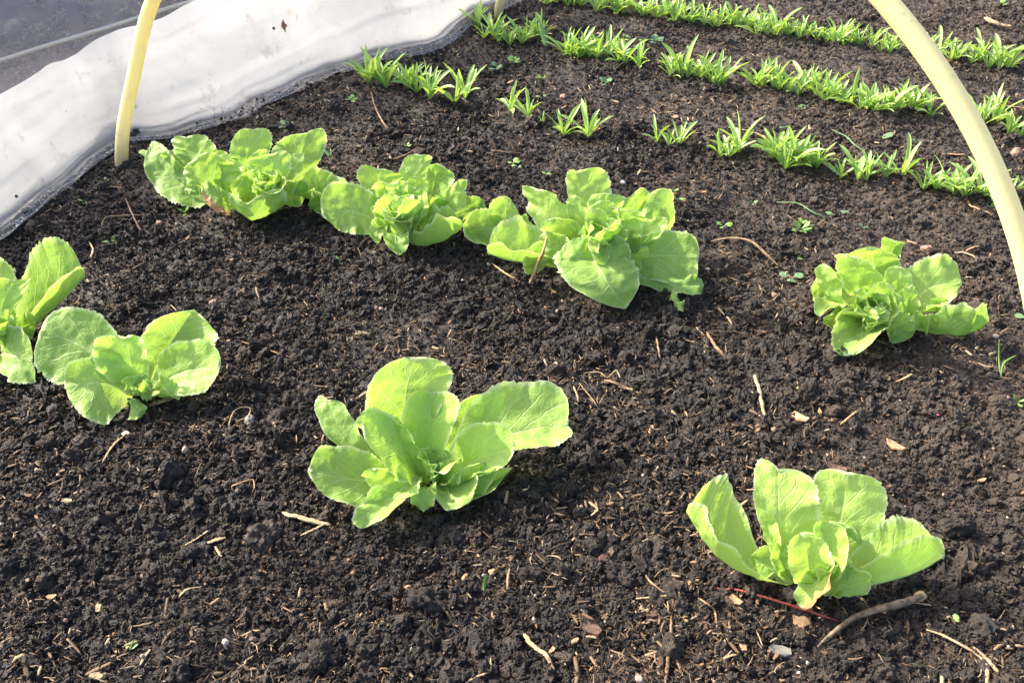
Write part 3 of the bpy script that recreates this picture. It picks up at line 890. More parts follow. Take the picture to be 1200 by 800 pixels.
lettuce('lettuce cut off by the left picture edge, a big upright leaf folded at its right', 0, 280, 3.637, (-5, 470), [
    ((205, 315, 3.0), (368, 170, 6.0), (135, 56, 9.6), (215, 208, 6.6), .3, dict(ruf=.002)),
    ((5, 300, 5.0), (55, 184, 7.6), (-70, 260, 6.4), (94, 232, 7.2), .75),
    ((35, 490, 2.4), (143, 520, 2.4), (40, 370, 5.2), (50, 602, 1.4), .2),
    ((112, 372, 2.5), (153, 355, 3.0), (92, 320, 4.0), (122, 432, 1.0), .3),
    ((-150, 300, 4.0), (-260, 220, 6.0), (-150, 180, 7.0), (-200, 350, 4.0), .5),
    ((-150, 480, 3.0), (-270, 520, 3.0), (-180, 400, 5.0), (-150, 580, 2.0), .3),
    ((-10, 220, 6.4), (-50, 110, 9.0), (-110, 180, 7.4), (70, 160, 8.2), .5),
], (-5, 330, 6.0, 6, 0.018))

lettuce('lettuce beside the foot of the nearer hoop, one old leaf browned', 160, 140, 5.0, (600, 490), [
    ((205, 330, 3.0), (100, 140, 5.6), (190, 475, 1.0), (262, 265, 4.6), .0),
    ((370, 220, 5.2), (298, 110, 7.2), (228, 180, 5.6), (472, 160, 7.0), .3),
    ((270, 255, 4.0), (205, 188, 5.6), (185, 250, 4.0), (320, 200, 5.2), .25),
    ((420, 345, 5.2), (330, 257, 7.2), (300, 350, 5.2), (550, 250, 7.8), .5, dict(ruf=.005)),
    ((490, 350, 5.0), (545, 238, 8.0), (440, 280, 6.6), (598, 330, 6.0), .55),
    ((485, 465, 3.6), (380, 412, 4.8), (445, 370, 5.2), (512, 552, 1.8), .4, dict(brown=1.0, lab='old leaf with a brown withered tip and margin')),
    ((650, 200, 7.0), (680, 68, 9.6), (547, 180, 7.8), (785, 158, 8.0), .45),
    ((500, 230, 6.0), (455, 172, 7.6), (408, 215, 6.0), (592, 240, 7.0), .45),
    ((790, 310, 6.4), (800, 203, 8.6), (648, 262, 7.4), (902, 265, 7.0), .8),
    ((720, 260, 6.6), (700, 196, 8.2), (650, 260, 7.0), (790, 240, 7.4), .8),
    ((950, 225, 5.4), (1000, 82, 8.6), (808, 165, 7.0), (1098, 172, 6.2), .4),
    ((690, 575, 1.8), (650, 508, 4.2), (547, 458, 4.6), (872, 440, 5.0), .35, dict(ruf=.003, base=(690, 460, .8))),
    ((690, 400, 4.4), (690, 300, 6.8), (595, 390, 5.0), (736, 400, 5.6), .5),
    ((920, 430, 3.0), (992, 365, 4.4), (868, 380, 4.6), (940, 502, 1.0), .05),
    ((910, 290, 6.0), (952, 205, 7.6), (878, 240, 7.0), (955, 300, 6.0), .6),
    ((340, 400, 2.0), (320, 440, 1.2), (300, 380, 2.4), (370, 455, 1.0), .1),
    ((60, 205, 4.2), (20, 192, 4.0), (60, 180, 4.6), (75, 235, 3.8), .1),
], (760, 320, 7.2, 12, 0.028), 1.15)

lettuce('full lettuce between the one beside the hoop foot and the large ruffled one', 340, 170, 5.0, (680, 560), [
    ((125, 320, 2.6), (2, 290, 4.2), (200, 136, 6.6), (152, 264, 5.2), .35),
    ((335, 390, 3.4), (190, 400, 3.4), (330, 220, 7.0), (350, 517, 1.4), .45),
    ((150, 340, 3.0), (96, 345, 3.4), (155, 278, 5.0), (172, 400, 1.4), .3),
    ((530, 235, 6.2), (515, 136, 8.6), (402, 195, 7.0), (658, 192, 7.8), .7, dict(ruf=.005)),
    ((715, 195, 7.8), (770, 60, 10.8), (636, 165, 8.0), (802, 150, 8.6), .5),
    ((850, 220, 6.0), (868, 106, 8.8), (790, 180, 7.0), (948, 250, 6.2), .1),
    ((900, 350, 5.0), (1030, 262, 7.2), (940, 240, 7.4), (950, 405, 4.0), .6),
    ((1045, 380, 2.4), (1145, 362, 3.0), (1020, 300, 4.4), (1010, 442, 1.0), .0),
    ((840, 570, 2.0), (1014, 490, 3.4), (850, 368, 5.6), (800, 456, 5.4), .55),
    ((620, 550, 2.4), (640, 642, 1.0), (548, 492, 3.4), (694, 520, 3.4), .2),
    ((510, 510, 2.4), (520, 572, 1.0), (468, 470, 3.4), (562, 500, 3.0), .15),
    ((600, 380, 5.4), (640, 297, 7.6), (490, 370, 6.0), (700, 325, 7.2), 1.0),
    ((550, 280, 6.4), (550, 214, 8.2), (488, 285, 6.4), (618, 270, 7.6), .9),
    ((740, 260, 7.0), (740, 184, 8.8), (684, 245, 7.4), (798, 250, 7.6), .85),
    ((750, 370, 5.0), (737, 272, 7.6), (688, 380, 5.0), (802, 340, 6.0), .45),
    ((880, 345, 4.6), (940, 320, 6.0), (825, 315, 6.4), (890, 400, 4.0), .7),
    ((560, 430, 4.0), (500, 420, 4.6), (520, 350, 5.6), (600, 470, 3.2), .6),
    ((650, 300, 6.6), (620, 220, 8.4), (580, 290, 6.8), (700, 270, 7.6), .95),
], (660, 320, 7.8, 12, 0.028), 1.15)

lettuce('largest ruffled lettuce of the back row, a dry curled strip hanging at its front', 540, 190, 4.0, (620, 520), [
    ((100, 310, 2.4), (14, 350, 2.4), (90, 220, 5.2), (125, 396, 1.4), .2),
    ((215, 260, 4.0), (240, 178, 6.6), (132, 255, 4.2), (310, 250, 5.4), .55),
    ((300, 475, 1.8), (130, 440, 3.0), (290, 270, 6.2), (245, 395, 4.8), .85),
    ((410, 230, 7.0), (370, 130, 9.2), (298, 180, 7.4), (502, 220, 8.4), .75, dict(ruf=.005)),
    ((565, 180, 8.4), (545, 50, 11.8), (500, 130, 9.6), (698, 108, 10.2), .6),
    ((680, 220, 8.0), (700, 155, 9.6), (592, 210, 8.4), (758, 188, 8.0), .85),
    ((810, 210, 6.0), (800, 150, 8.0), (742, 205, 6.8), (888, 190, 6.4), .3),
    ((935, 245, 5.8), (905, 145, 8.6), (850, 255, 6.4), (1010, 245, 4.8), .35),
    ((730, 300, 6.4), (770, 222, 8.8), (608, 270, 7.0), (860, 290, 7.2), 1.0, dict(ruf=.006)),
    ((740, 345, 5.4), (740, 288, 7.2), (648, 320, 6.0), (845, 320, 6.2), 1.0, dict(ruf=.006)),
    ((660, 520, 4.2), (775, 686, 1.0), (445, 450, 5.0), (805, 470, 4.6), .3, dict(base=(610, 400, 4.6), ruf=.003)),
    ((695, 440, 5.4), (645, 328, 7.8), (610, 425, 5.8), (795, 430, 5.4), .35, dict(ruf=.002)),
    ((560, 470, 4.6), (480, 400, 6.0), (520, 540, 3.4), (600, 380, 6.2), .15),
    ((822, 470, 3.4), (858, 393, 5.6), (793, 470, 4.0), (855, 480, 3.0), .6),
    ((965, 435, 3.4), (1103, 450, 3.0), (970, 318, 6.2), (1020, 574, 1.0), .15),
    ((860, 330, 5.0), (965, 298, 6.2), (870, 268, 6.6), (860, 392, 4.4), .5),
    ((1060, 580, 1.0), (1130, 580, .8), (1090, 540, 1.6), (1065, 622, .4), .0),
    ((1012, 650, .8), (1042, 694, .4), (990, 650, .8), (1036, 655, .6), .1, dict(base=(995, 595, 1.2))),
    ((480, 330, 5.4), (425, 264, 7.2), (400, 345, 5.4), (562, 310, 6.6), .7),
    ((560, 260, 7.0), (535, 158, 9.2), (503, 250, 7.4), (612, 270, 7.0), .8),
    ((390, 450, 2.4), (380, 502, 1.0), (300, 440, 3.2), (472, 450, 3.0), .3),
    ((790, 400, 4.2), (760, 330, 6.0), (700, 400, 5.0), (850, 380, 5.0), .3),
    ((660, 250, 7.6), (640, 190, 9.2), (600, 250, 7.6), (740, 240, 8.2), .9),
    ((450, 400, 4.0), (400, 330, 5.4), (400, 420, 3.6), (520, 390, 5.2), .6),
], (660, 300, 8.2, 13, 0.030), 1.15)

lettuce('loose lettuce alone near the right hoop leg, one leaf lying out to its right', 940, 270, 5.0, (560, 560), [
    ((420, 190, 6.2), (400, 82, 9.2), (205, 160, 7.6), (575, 190, 7.0), .3),
    ((540, 110, 5.8), (608, 62, 7.6), (474, 70, 7.2), (566, 150, 5.4), .35),
    ((110, 320, 4.0), (42, 345, 4.4), (140, 232, 6.2), (102, 412, 2.8), .7),
    ((160, 355, 5.2), (150, 205, 8.2), (90, 320, 5.4), (222, 340, 6.2), .6),
    ((165, 440, 3.6), (118, 500, 3.0), (110, 400, 4.0), (225, 440, 4.6), .6),
    ((350, 290, 6.4), (285, 152, 9.2), (222, 270, 6.8), (482, 300, 7.2), .65),
    ((180, 510, 2.4), (120, 532, 2.4), (205, 460, 4.2), (195, 562, 1.4), .5),
    ((335, 610, 2.2), (300, 730, .8), (184, 560, 3.6), (500, 560, 4.4), .25, dict(ruf=.005)),
    ((310, 500, 3.6), (250, 462, 5.0), (230, 520, 3.4), (400, 520, 4.2), .35),
    ((570, 590, 2.0), (560, 486, 5.2), (498, 602, 1.8), (642, 545, 3.0), .75),
    ((440, 430, 5.4), (530, 332, 7.8), (325, 400, 6.2), (545, 460, 5.2), .75),
    ((365, 470, 4.4), (330, 390, 6.2), (305, 460, 4.8), (440, 480, 4.8), .55),
    ((560, 340, 6.0), (570, 222, 8.2), (478, 300, 6.6), (642, 320, 6.4), .8),
    ((755, 330, 5.0), (912, 320, 5.0), (715, 163, 7.6), (800, 468, 3.4), .65),
    ((700, 530, 3.0), (680, 470, 4.6), (660, 545, 3.0), (742, 560, 2.8), .4),
    ((900, 605, 1.5), (1098, 565, 1.8), (850, 460, 4.6), (960, 440, 5.4), .4),
    ((600, 600, 1.6), (580, 648, .8), (530, 610, 2.0), (675, 560, 2.6), .2),
    ((620, 440, 4.6), (630, 330, 6.6), (560, 440, 5.0), (680, 420, 5.2), .6),
    ((800, 430, 3.6), (890, 455, 3.2), (800, 400, 4.2), (720, 470, 3.2), .6),
], (440, 400, 6.8, 9, 0.025), 1.1)

# ------------------------------------------------------------------ rows of narrow-leaved seedlings
def strap_leaf(seed):
    rr = random.Random(seed)
    n, m = 10, 5
    el = rr.uniform(0.95, 1.50); bend = rr.uniform(0.15, 1.0); L = rr.uniform(0.75, 1.15); wd = rr.uniform(0.042, 0.072); twist = rr.uniform(-.5, .5); sway = rr.uniform(-.25, .25)
    p = Vector((0.02, 0, -0.03)); V, UV = [], []
    for i in range(n):
        s = i / (n - 1); e = el - bend * s ** 1.4
        d = Vector((math.cos(e), sway * s, math.sin(e))).normalized()
        if i: p = p + d * (L / (n - 1))
        side = Vector((-sway * s, 1, 0)).normalized(); nn = side.cross(d).normalized() * -1
        tw = twist * s; side, nn = side * math.cos(tw) + nn * math.sin(tw), nn * math.cos(tw) - side * math.sin(tw)
        w = wd * (0.42 + 0.58 * math.sin(min(1, s / 0.62) * math.pi / 2)) * max(0.04, (1 - max(0, (s - 0.6) / 0.4) ** 3))
        for j in range(m):
            v = -1 + 2 * j / (m - 1)
            V.append(p + side * w * v + nn * (w * 0.55 * v * v) + nn * 0.012 * mnoise.noise(Vector((s * 4, v * 2, seed))))
            UV.append((j / (m - 1), s))
    F = [(i * m + j, i * m + j + 1, (i + 1) * m + j + 1, (i + 1) * m + j) for i in range(n - 1) for j in range(m - 1)]
    me = mesh_from('leaf', V, F, M_SEED)
    ul = me.uv_layers.new(name='leaf')
    for lp in me.loops: ul.data[lp.index].uv = UV[lp.vertex_index]
    return me
STRAPS = [strap_leaf(s) for s in range(16)]

def seedling(px, py, size, nleaf, label, group):
    g = ground_at(px, py)
    root = empty('seedling', g, label, 'seedling', group)
    a0 = R.uniform(0, 6.28)
    for k in range(nleaf):
        o = link('leaf', R.choice(STRAPS), root)
        o.rotation_euler = (R.uniform(-.25, .25), R.uniform(-.25, .35), a0 + k * 2.4 + R.uniform(-.45, .45))
        q = size * R.uniform(0.72, 1.12) * (0.8 if k > nleaf * .7 else 1)
        o.scale = (q, q * R.uniform(0.85, 1.2), q)
    return root

def sow(points, size, leaves, extra, label, group):
    names = ['first', 'second', 'third', 'fourth', 'fifth', 'sixth', 'seventh']
    for i, (x, y) in enumerate(points):
        lab = label.replace('#', names[i] + ' seedling from the left') if '#' in label else label
        if '#' not in label and R.random() < .05: continue
        seedling(x + R.uniform(-3.5, 3.5), y + R.uniform(-3, 3), size * R.uniform(.74, 1.2), R.randint(*leaves), lab, group)
        for _ in range(extra if isinstance(extra, int) else (1 if R.random() < extra else 0)):
            seedling(x + R.uniform(-9, 9), y + R.uniform(-3, 4), size * R.uniform(.7, 1.0), R.randint(*leaves), label, group)

G1 = 'seedlings of the nearest seedling row'
sow([(430, 99), (443, 101), (455, 105), (467, 101), (479, 105), (490, 110), (504, 117)], .066, (9, 13), 0, '# in the dense clump just beyond the sheet hem', G1)
sow([(532, 123), (546, 114)], .064, (7, 10), 0, '# at the right end of the clump beyond the hem', G1)
sow([(596, 130), (616, 139)], .070, (8, 11), 0, '# of the isolated upright pair behind the largest lettuce', G1)
sow([(636, 146)], .040, (3, 4), 0, 'small low seedling between the isolated pair and the next two', G1)
sow([(661, 156), (690, 162)], .060, (8, 11), 0, '# of the low pair behind the largest lettuce', G1)
sow([(768, 166), (783, 173)], .054, (4, 6), 0, '# of the sparse few-leaved pair in the nearest row', G1)
sow([(799, 168), (843, 184), (853, 184), (868, 181)], .064, (7, 9), 0, '# in the thin tuft left of the bushy stretch', G1)
sow([(902, 188), (912, 192), (923, 197), (934, 196), (943, 194), (952, 194), (960, 198)], .062, (9, 12), 0, '# in the bushy stretch behind the loose lettuce', G1)
sow([(986, 207), (1003, 211), (1018, 211), (1037, 207), (1058, 204)], .060, (6, 8), 0, '# among the loose sprawling ones in the nearest row', G1)
sow([(1083, 220), (1099, 223), (1109, 228), (1120, 228), (1133, 231), (1150, 229)], .064, (9, 12), 0, '# in the clump just left of the hoop leg', G1)
sow([(1187, 230), (1202, 234)], .054, (5, 7), 0, '# right of the hoop leg in the nearest row', G1)
G2 = 'seedlings of the middle seedling row'
sow([(560, 34), (570, 42), (580, 48), (592, 48), (601, 51), (614, 51), (624, 46), (634, 44)], .059, (7, 11), .3, 'seedling in the leftmost clump of the middle row, by the far hoop foot', G2)
sow([(660, 63), (669, 66), (677, 68), (685, 66), (693, 65), (702, 68), (711, 69), (722, 73), (734, 75), (747, 78)], .059, (7, 11), .3, 'seedling in the second clump of the middle row', G2)
sow([(790, 88), (801, 91), (812, 93), (821, 95), (833, 99), (845, 99), (857, 101), (868, 101), (878, 101), (886, 101), (894, 102), (903, 104), (911, 105), (923, 111), (933, 110), (944, 109)], .059, (7, 11), .3, 'seedling in the long unbroken stretch of the middle row', G2)
sow([(960, 116), (968, 119), (975, 120), (983, 122), (992, 123), (1001, 125), (1010, 128), (1018, 129), (1029, 129), (1041, 130), (1050, 132), (1058, 130), (1068, 129), (1078, 132), (1088, 135)], .059, (7, 11), .3, 'seedling in the thickest stretch of the middle row, left of the hoop', G2)
sow([(1143, 139), (1152, 144), (1162, 142), (1183, 157), (1194, 158)], .059, (7, 11), .3, 'seedling of the middle row right of the hoop', G2)
G3 = 'seedlings of the farthest seedling row'
sow([(x, 3 + (x - 640) * 0.131) for x in range(640, 800, 11)], .059, (7, 11), .3, 'seedling at the left half of the farthest row', G3)
sow([(x, 24 + (x - 800) * 0.148) for x in range(801, 1062, 11)], .059, (7, 11), .3, 'seedling in the farthest row left of the hoop', G3)
sow([(x, 64 + (x - 1090) * 0.185) for x in range(1088, 1206, 12)], .059, (7, 11), .3, 'seedling in the farthest row right of the hoop', G3)

# ------------------------------------------------------------------ single blades and weeds
def blade(name, path, width, mat, label, cat, lift=0.004):
    pts = smooth_path([ground_at(x, y, lift + h) for x, y, h in path], 16)
    V, F = [], []
    for i, p in enumerate(pts):
        t = (pts[min(i + 1, 15)] - pts[max(i - 1, 0)]).normalized()
        sd = t.cross(Vector((0, 0, 1)))
        if sd.length < .3: sd = t.cross(Vector((0, -1, 0)))
        sd.normalize(); up = sd.cross(t)
        w = width * (0.35 + 0.65 * math.sin(math.pi * min(1, (i + 1.5) / 17)))
        V += [p - sd * w, p - up * w * .35, p + sd * w, p + up * w * .12]
    for i in range(15):
        for k in range(4): F.append((i * 4 + k, i * 4 + (k + 1) % 4, (i + 1) * 4 + (k + 1) % 4, (i + 1) * 4 + k))
    F += [(3, 2, 1, 0), (60, 61, 62, 63)]
    g = pts[0].copy()
    return tag(link(name, mesh_from(name, [v - g for v in V], F, mat), None, g), label, cat)

def weed(px, py, n, size, label, mat=None, aspect=0.45, rise=0.5, stem=0.0, seed=0):
    rr = random.Random(seed * 13 + int(px) * 3 + int(py))
    g = ground_at(px, py, 0.001)
    V, F = [], []
    for k in range(n):
        a = k * (2.4 if n != 2 else math.pi) + rr.uniform(-.4, .4); e = rise * rr.uniform(.4, 1.4)
        d = Vector((math.cos(a) * math.cos(e), math.sin(a) * math.cos(e), math.sin(e))); sd = Vector((-math.sin(a), math.cos(a), 0)); up = d.cross(sd) * -1
        q = size * rr.uniform(.7, 1.1); st = Vector((0, 0, stem * rr.uniform(.6, 1)))
        o = len(V)
        for i in range(7):
            s = i / 6
            w = q * aspect * 0.5 * (0.12 + math.sin(math.pi * max(0, (s - .22)) / .78) ** .7 if s > .22 else 0.10)
            if i == 6: w = q * .02
            c = st + d * q * s + Vector((0, 0, -q * .25 * s * s))
            V += [c - sd * w + up * w * .3, c, c + sd * w + up * w * .3]
        for i in range(6):
            for j in range(2): F.append((o + i * 3 + j, o + i * 3 + j + 1, o + i * 3 + j + 4, o + i * 3 + j + 3))
        if stem > 0:
            tv, tf = tube([Vector((0, 0, -.002)), st * .5, st], [q * .05] * 3, 5)
            o = len(V); V += tv; F += [tuple(o + k2 for k2 in f) for f in tf]
    return tag(link('weed', mesh_from('weed', V, F, mat or M_WEED), None, g), label, 'weed', 'small weeds on the bare soil')

for _k in range(30):
    _x = R.uniform(420, 1180); _t = R.choice((-1, 0, 1))
    _y = (95 + (_x - 500) * .155 if _t == 0 else 30 + (_x - 600) * .15 if _t == 1 else 165 + (_x - 500) * .19) + R.uniform(-16, 16)
    weed(_x, max(6, _y), R.choice((2, 3, 3, 4)), R.uniform(.008, .014), 'tiny weed seedling in the bare soil among the seedling rows', R.choice((M_WEED, M_WEEDBLUE)), R.uniform(.35, .7), R.uniform(.4, .9), R.choice((0, .006)), _k)
weed(938, 270, 14, .021, 'feathery little weed behind the loose lettuce on the right', M_WEED, .28, .8)
weed(143, 756, 1, .022, 'single green weed leaf near the bottom left corner', M_WEED, .42, 1.2)
weed(1105, 490, 3, .016, 'tiny weed with a pink bud below the hoop leg lettuce', M_WEEDBLUE, .6, .3)
weed(1113, 727, 2, .010, 'tiny weed leaf right of the thick bent twig', M_WEED, .7, .8)
weed(928, 325, 3, .020, 'pale round-leaved weed left of the loose lettuce', M_WEEDBLUE, .7, .4)
weed(937, 300, 3, .013, 'minute weed beside the pale round-leaved weed', M_WEED, .6, .5)
weed(1076, 165, 4, .022, 'grey green weed leaves lying inside the arch of the hoop', M_WEEDBLUE, .55, .3)
weed(1033, 159, 5, .022, 'round clover-like weed between the two nearer seedling rows', M_WEEDBLUE, .8, .5)
weed(982, 250, 2, .024, 'flat oval weed leaf in front of the nearest seedling row', M_WEEDBLUE, .5, .2)
weed(935, 262, 4, .020, 'pale weed just above the feathery weed', M_WEED, .4, .7)
weed(710, 104, 9, .019, 'bushy small weed cluster right of the nearest row pair', M_WEEDBLUE, .5, .7, .012)
weed(602, 76, 8, .018, 'small weed cluster behind the isolated seedling pair', M_WEED, .6, .6, .01)
weed(582, 84, 6, .018, 'small weed left of the weed cluster behind the pair', M_WEEDBLUE, .6, .6, .008)
weed(635, 92, 6, .017, 'small weed before the second clump of seedlings', M_WEED, .5, .6)
weed(768, 55, 9, .020, 'leafy weed right of the second middle row clump', M_WEEDBLUE, .5, .7, .014)
weed(412, 117, 7, .016, 'small weed under the hem of the milky sheet', M_WEED, .4, .6)
weed(1140, 140, 4, .018, 'weed tucked against the hoop in the middle row', M_WEED, .5, .4)
weed(940, 128, 7, .016, 'small dark weed in front of the thickest stretch of seedlings', M_WEEDBLUE, .5, .6)
weed(216, 212, 6, .016, 'weed at the left tip of the browned lettuce', M_WEED, .35, .8, .006)
weed(218, 252, 6, .017, 'weed in front of the browned lettuce', M_WEED, .35, .9, .004)
weed(120, 213, 5, .012, 'tiny weed right at the foot of the hoop', M_WEED, .5, .5)
weed(98, 238, 4, .013, 'tiny weed by the sheet hem left of the hoop foot', M_WEED, .4, .5)
weed(127, 281, 4, .014, 'tiny curled weed left of the white pebble', M_WEED, .6, .5)
weed(334, 148, 6, .020, 'weed between the browned lettuce and the sheet hem', M_WEEDBLUE, .4, .5)
weed(388, 188, 3, .028, 'thin grassy weed between the two leftmost back lettuces', M_WEEDBLUE, .2, 1.2)
weed(398, 305, 3, .013, 'tiny weed in front of the full lettuce', M_WEEDBLUE, .6, .6)
weed(1157, 243, 6, .017, 'tiny weed left of the hoop leg below the nearest row', M_WEED, .6, .5)
weed(1188, 365, 4, .020, 'small weed at the right picture edge beside the hoop leg', M_WEEDBLUE, .6, .5)
weed(1192, 472, 5, .016, 'pale sprout below the hoop leg at the right edge', M_WEED, .3, .8)
weed(848, 265, 3, .015, 'tiny weed on the long curved root right of the largest lettuce', M_WEED, .7, .5)
weed(810, 382, 3, .013, 'tiny weed left of the short brown twig', M_WEEDBLUE, .6, .4)
weed(775, 272, 3, .013, 'minute weed above the right leaf of the largest lettuce', M_WEEDBLUE, .5, .4)
weed(1170, 8, 5, .03, 'weed in the far corner of the bed, right of the arch', M_WEED, .3, 1.0)
blade('grass_blade', [(567, 692, 0), (568, 683, .008), (570, 672, .022)], .0016, M_WEED, 'short upright green blade in the bare soil at the bottom', 'blade of grass')
blade('grass_blade', [(1173, 440, 0), (1171, 420, .012), (1171, 398, .03)], .0014, M_WEED, 'tall thin grass blade below the right hoop leg', 'blade of grass')
blade('grass_blade', [(1173, 442, 0), (1177, 425, .014), (1191, 416, .02)], .0012, M_WEED, 'arching thin grass blade below the right hoop leg', 'blade of grass')
blade('grass_blade', [(910, 237, 0), (935, 238, .006), (952, 248, .004), (971, 256, 0)], .0020, M_WEEDBLUE, 'blue green blade lying before the nearest seedling row', 'blade of grass')
blade('grass_blade', [(975, 152, .002), (992, 160, .012), (1005, 172, .008), (1030, 186, .002)], .0024, M_WEEDBLUE, 'long arched blade lying across the nearest row', 'blade of grass')
blade('grass_blade', [(640, 55, 0), (637, 40, .02), (632, 27, .038)], .0075, M_SEED, 'broad folded blade between the first two middle row clumps', 'leaf blade')

# ------------------------------------------------------------------ twigs, straws, stones lying on the bed
def stick(name, path, r0, r1, mat, label, cat, jit=.12, n=18, sides=7, lift=0.0028, seed=1):
    pts = smooth_path([ground_at(x, y, lift + h) for x, y, h in path], n)
    rr = random.Random(seed + len(label))
    pts = [p + Vector((rr.uniform(-1, 1), rr.uniform(-1, 1), rr.uniform(-1, 1))) * r0 * .22 for p in pts]
    V, F = tube(pts, [(r0 + (r1 - r0) * i / (n - 1)) * (0.45 + 0.55 * min(1, 6 * min(i + .3, n - .7 - i) / n)) for i in range(n)], sides, jit, seed)
    if name == 'straw_stalk' or name == 'dry_leaf_strip':      # split straw is flat
        for i, v in enumerate(V):
            c = pts[i // sides]; v.z = c.z + (v.z - c.z) * .45
    g = pts[n // 2].copy()
    return tag(link(name, mesh_from(name, [v - g for v in V], F, mat), None, g), label, cat)

# the thick bent twig with its broken end
tw = stick('twig', [(958, 757, .001), (975, 742, .005), (1000, 724, .009), (1030, 713, .011), (1058, 706, .012), (1080, 698, .013)], 0.0013, .0041, M_BARKTWIG, 'thick bent grey brown twig with a broken end before the pale lettuce', 'twig', .10, 34, 10)
_end = [ground_at(1074, 700, .013), ground_at(1079, 698.5, .0135), ground_at(1083, 697, .0135)]
_v, _f = tube(_end, [.0041, .0046, .0030], 9, .22, 4)
link('broken_end', mesh_from('broken_end', [v - tw.location for v in _v], _f, M_DRYLEAF), tw)
stick('straw_stalk', [(1085, 737, .004), (1105, 744, .006), (1130, 757, .005), (1150, 770, .003), (1157, 784, .002), (1156, 801, .001)], .0010, .0022, M_PALE, 'long pale bent straw stalk in the bottom right corner', 'straw', .15)
stick('straw_stalk', [(1140, 757, .003), (1155, 770, .003), (1171, 788, .001)], .0012, .0022, M_PALE, 'short straw splinter beside the long bent straw stalk', 'straw', .25)
stick('straw_stalk', [(1073, 706, .004), (1095, 709, .004), (1111, 712, .002)], .0009, .0012, M_PALE, 'thin pale straw sticking out right of the thick bent twig', 'straw')
stick('red_stalk', [(835, 688, .001), (870, 692, .003), (905, 702, .006), (940, 713, .005), (984, 728, .001)], .0009, .0013, M_REDSTEM, 'thin red stalk lying below the pale lettuce', 'stalk')
stick('straw_stalk', [(884, 437, .006), (889, 455, .006), (894, 478, .004), (899, 498, .001)], .0026, .0018, M_PALE, 'short straight pale straw below the loose lettuce', 'straw', .2)
stick('root', [(833, 283, .002), (855, 279, .005), (880, 283, .007), (897, 297, .005), (915, 314, .001)], .0014, .0022, M_TWIG, 'long curved brown root right of the largest lettuce', 'root')
stick('twig', [(828, 389, .003), (838, 405, .004), (852, 420, .002)], .0018, .0022, M_TWIG, 'short reddish brown twig right of the largest lettuce', 'twig')
stick('twig', [(283, 400, .002), (310, 409, .004), (345, 420, .002)], .0009, .0012, M_TWIG, 'thin twig in the open soil right of the small lettuce', 'twig')
stick('root', [(577, 309, .004), (592, 320, .004), (610, 331, .001)], .0010, .0016, M_PALE, 'pale root below the left leaves of the largest lettuce', 'root')
stick('dry_leaf_strip', [(641, 277, .072), (637, 294, .056), (629, 312, .030), (621, 332, .003)], .0016, .0030, M_DRYLEAF, 'dry curled tan strip hanging before the largest lettuce', 'dry leaf', .35, 14)
stick('straw_stalk', [(330, 600, .002), (350, 606, .003), (388, 615, .003)], .0022, .0030, M_PALE, 'stout pale straw left of the upright middle lettuce', 'straw', .25)
stick('straw_stalk', [(352, 777 - 150, .002), (372, 618, .003), (384, 612, .002)], .0010, .0014, M_PALE, 'short straw crossing the stout pale straw', 'straw', .2)
stick('straw_stalk', [(212, 641, .002), (230, 631, .004), (246, 620, .003)], .0007, .0012, M_PALE, 'thin slanting straw in the bottom left soil', 'straw')
stick('straw_stalk', [(241, 637, .002), (252, 633, .003), (265, 629, .003)], .0018, .0021, M_TANCHIP, 'short thick straw beside the thin slanting one', 'straw')
stick('straw_stalk', [(252, 640, .002), (260, 652, .002)], .0011, .0013, M_PALE, 'small straw below the short thick straw', 'straw', .1, 6)
stick('twig', [(787, 722, .002), (786, 745, .004), (783, 770, .004), (780, 796, .001)], .0012, .0019, M_TWIG, 'brown upright-lying twig at the bottom right of the middle', 'twig')
stick('root', [(738, 660, .002), (754, 664, .005), (758, 676, .004), (770, 688, .004), (785, 697, .002)], .0007, .0011, M_TWIG, 'looping thin root left of the red stalk', 'root')
stick('root', [(745, 701, .003), (770, 699, .004), (792, 696, .002)], .0008, .0012, M_PALE, 'thin pale root crossing the looping root', 'root')
stick('root', [(790, 680, .004), (795, 692, .004), (800, 706, .002)], .0007, .0010, M_TWIG, 'short root end left of the pale lettuce', 'root')
stick('root', [(818, 700, .004), (830, 708, .005), (838, 716, .003), (840, 735, .001)], .0008, .0010, M_TWIG, 'bent root below the red stalk', 'root')
stick('dry_leaf_strip', [(614, 742, .004), (625, 756, .006), (640, 768, .004), (650, 785, .001)], .0024, .0015, M_TANCHIP, 'torn tan straw strip at the bottom middle', 'straw', .35)
stick('straw_stalk', [(690, 588, .004), (700, 596, .006), (692, 604, .002)], .0016, .0009, M_PALE, 'tuft of pale root fibres right of the middle lettuce', 'root', .4)
stick('root', [(575, 770, .002), (574, 785, .004), (560, 792, .003), (545, 800, .002)], .0009, .0012, M_PALE, 'curved pale root at the bottom edge', 'root')
stick('straw_stalk', [(120, 541, .003), (133, 521, .005), (150, 506, .003)], .0010, .0016, M_TANCHIP, 'slanting straw with a pale scrap below the small lettuce', 'straw')
stick('twig', [(20, 473, .002), (30, 470, .003), (43, 466, .001)], .0014, .0011, M_TWIG, 'short twig left of the small lettuce', 'twig')
stick('dry_leaf_strip', [(176, 474, .004), (190, 470, .006), (206, 464, .004)], .0028, .0035, M_TWIG, 'flat dry stem scrap under the small lettuce', 'stem scrap', .3)
stick('root', [(267, 503, .002), (272, 486, .005), (280, 478, .006), (293, 478, .005), (290, 488, .004), (276, 494, .003)], .0008, .0009, M_PALE, 'looped pale rootlet beside the grey pebble', 'root', .15, 22)
stick('root', [(200, 357, .002), (206, 363, .006), (207, 366, .003)], .0006, .0006, M_PALE, 'tiny pale root hook right of the half hidden lettuce', 'root')
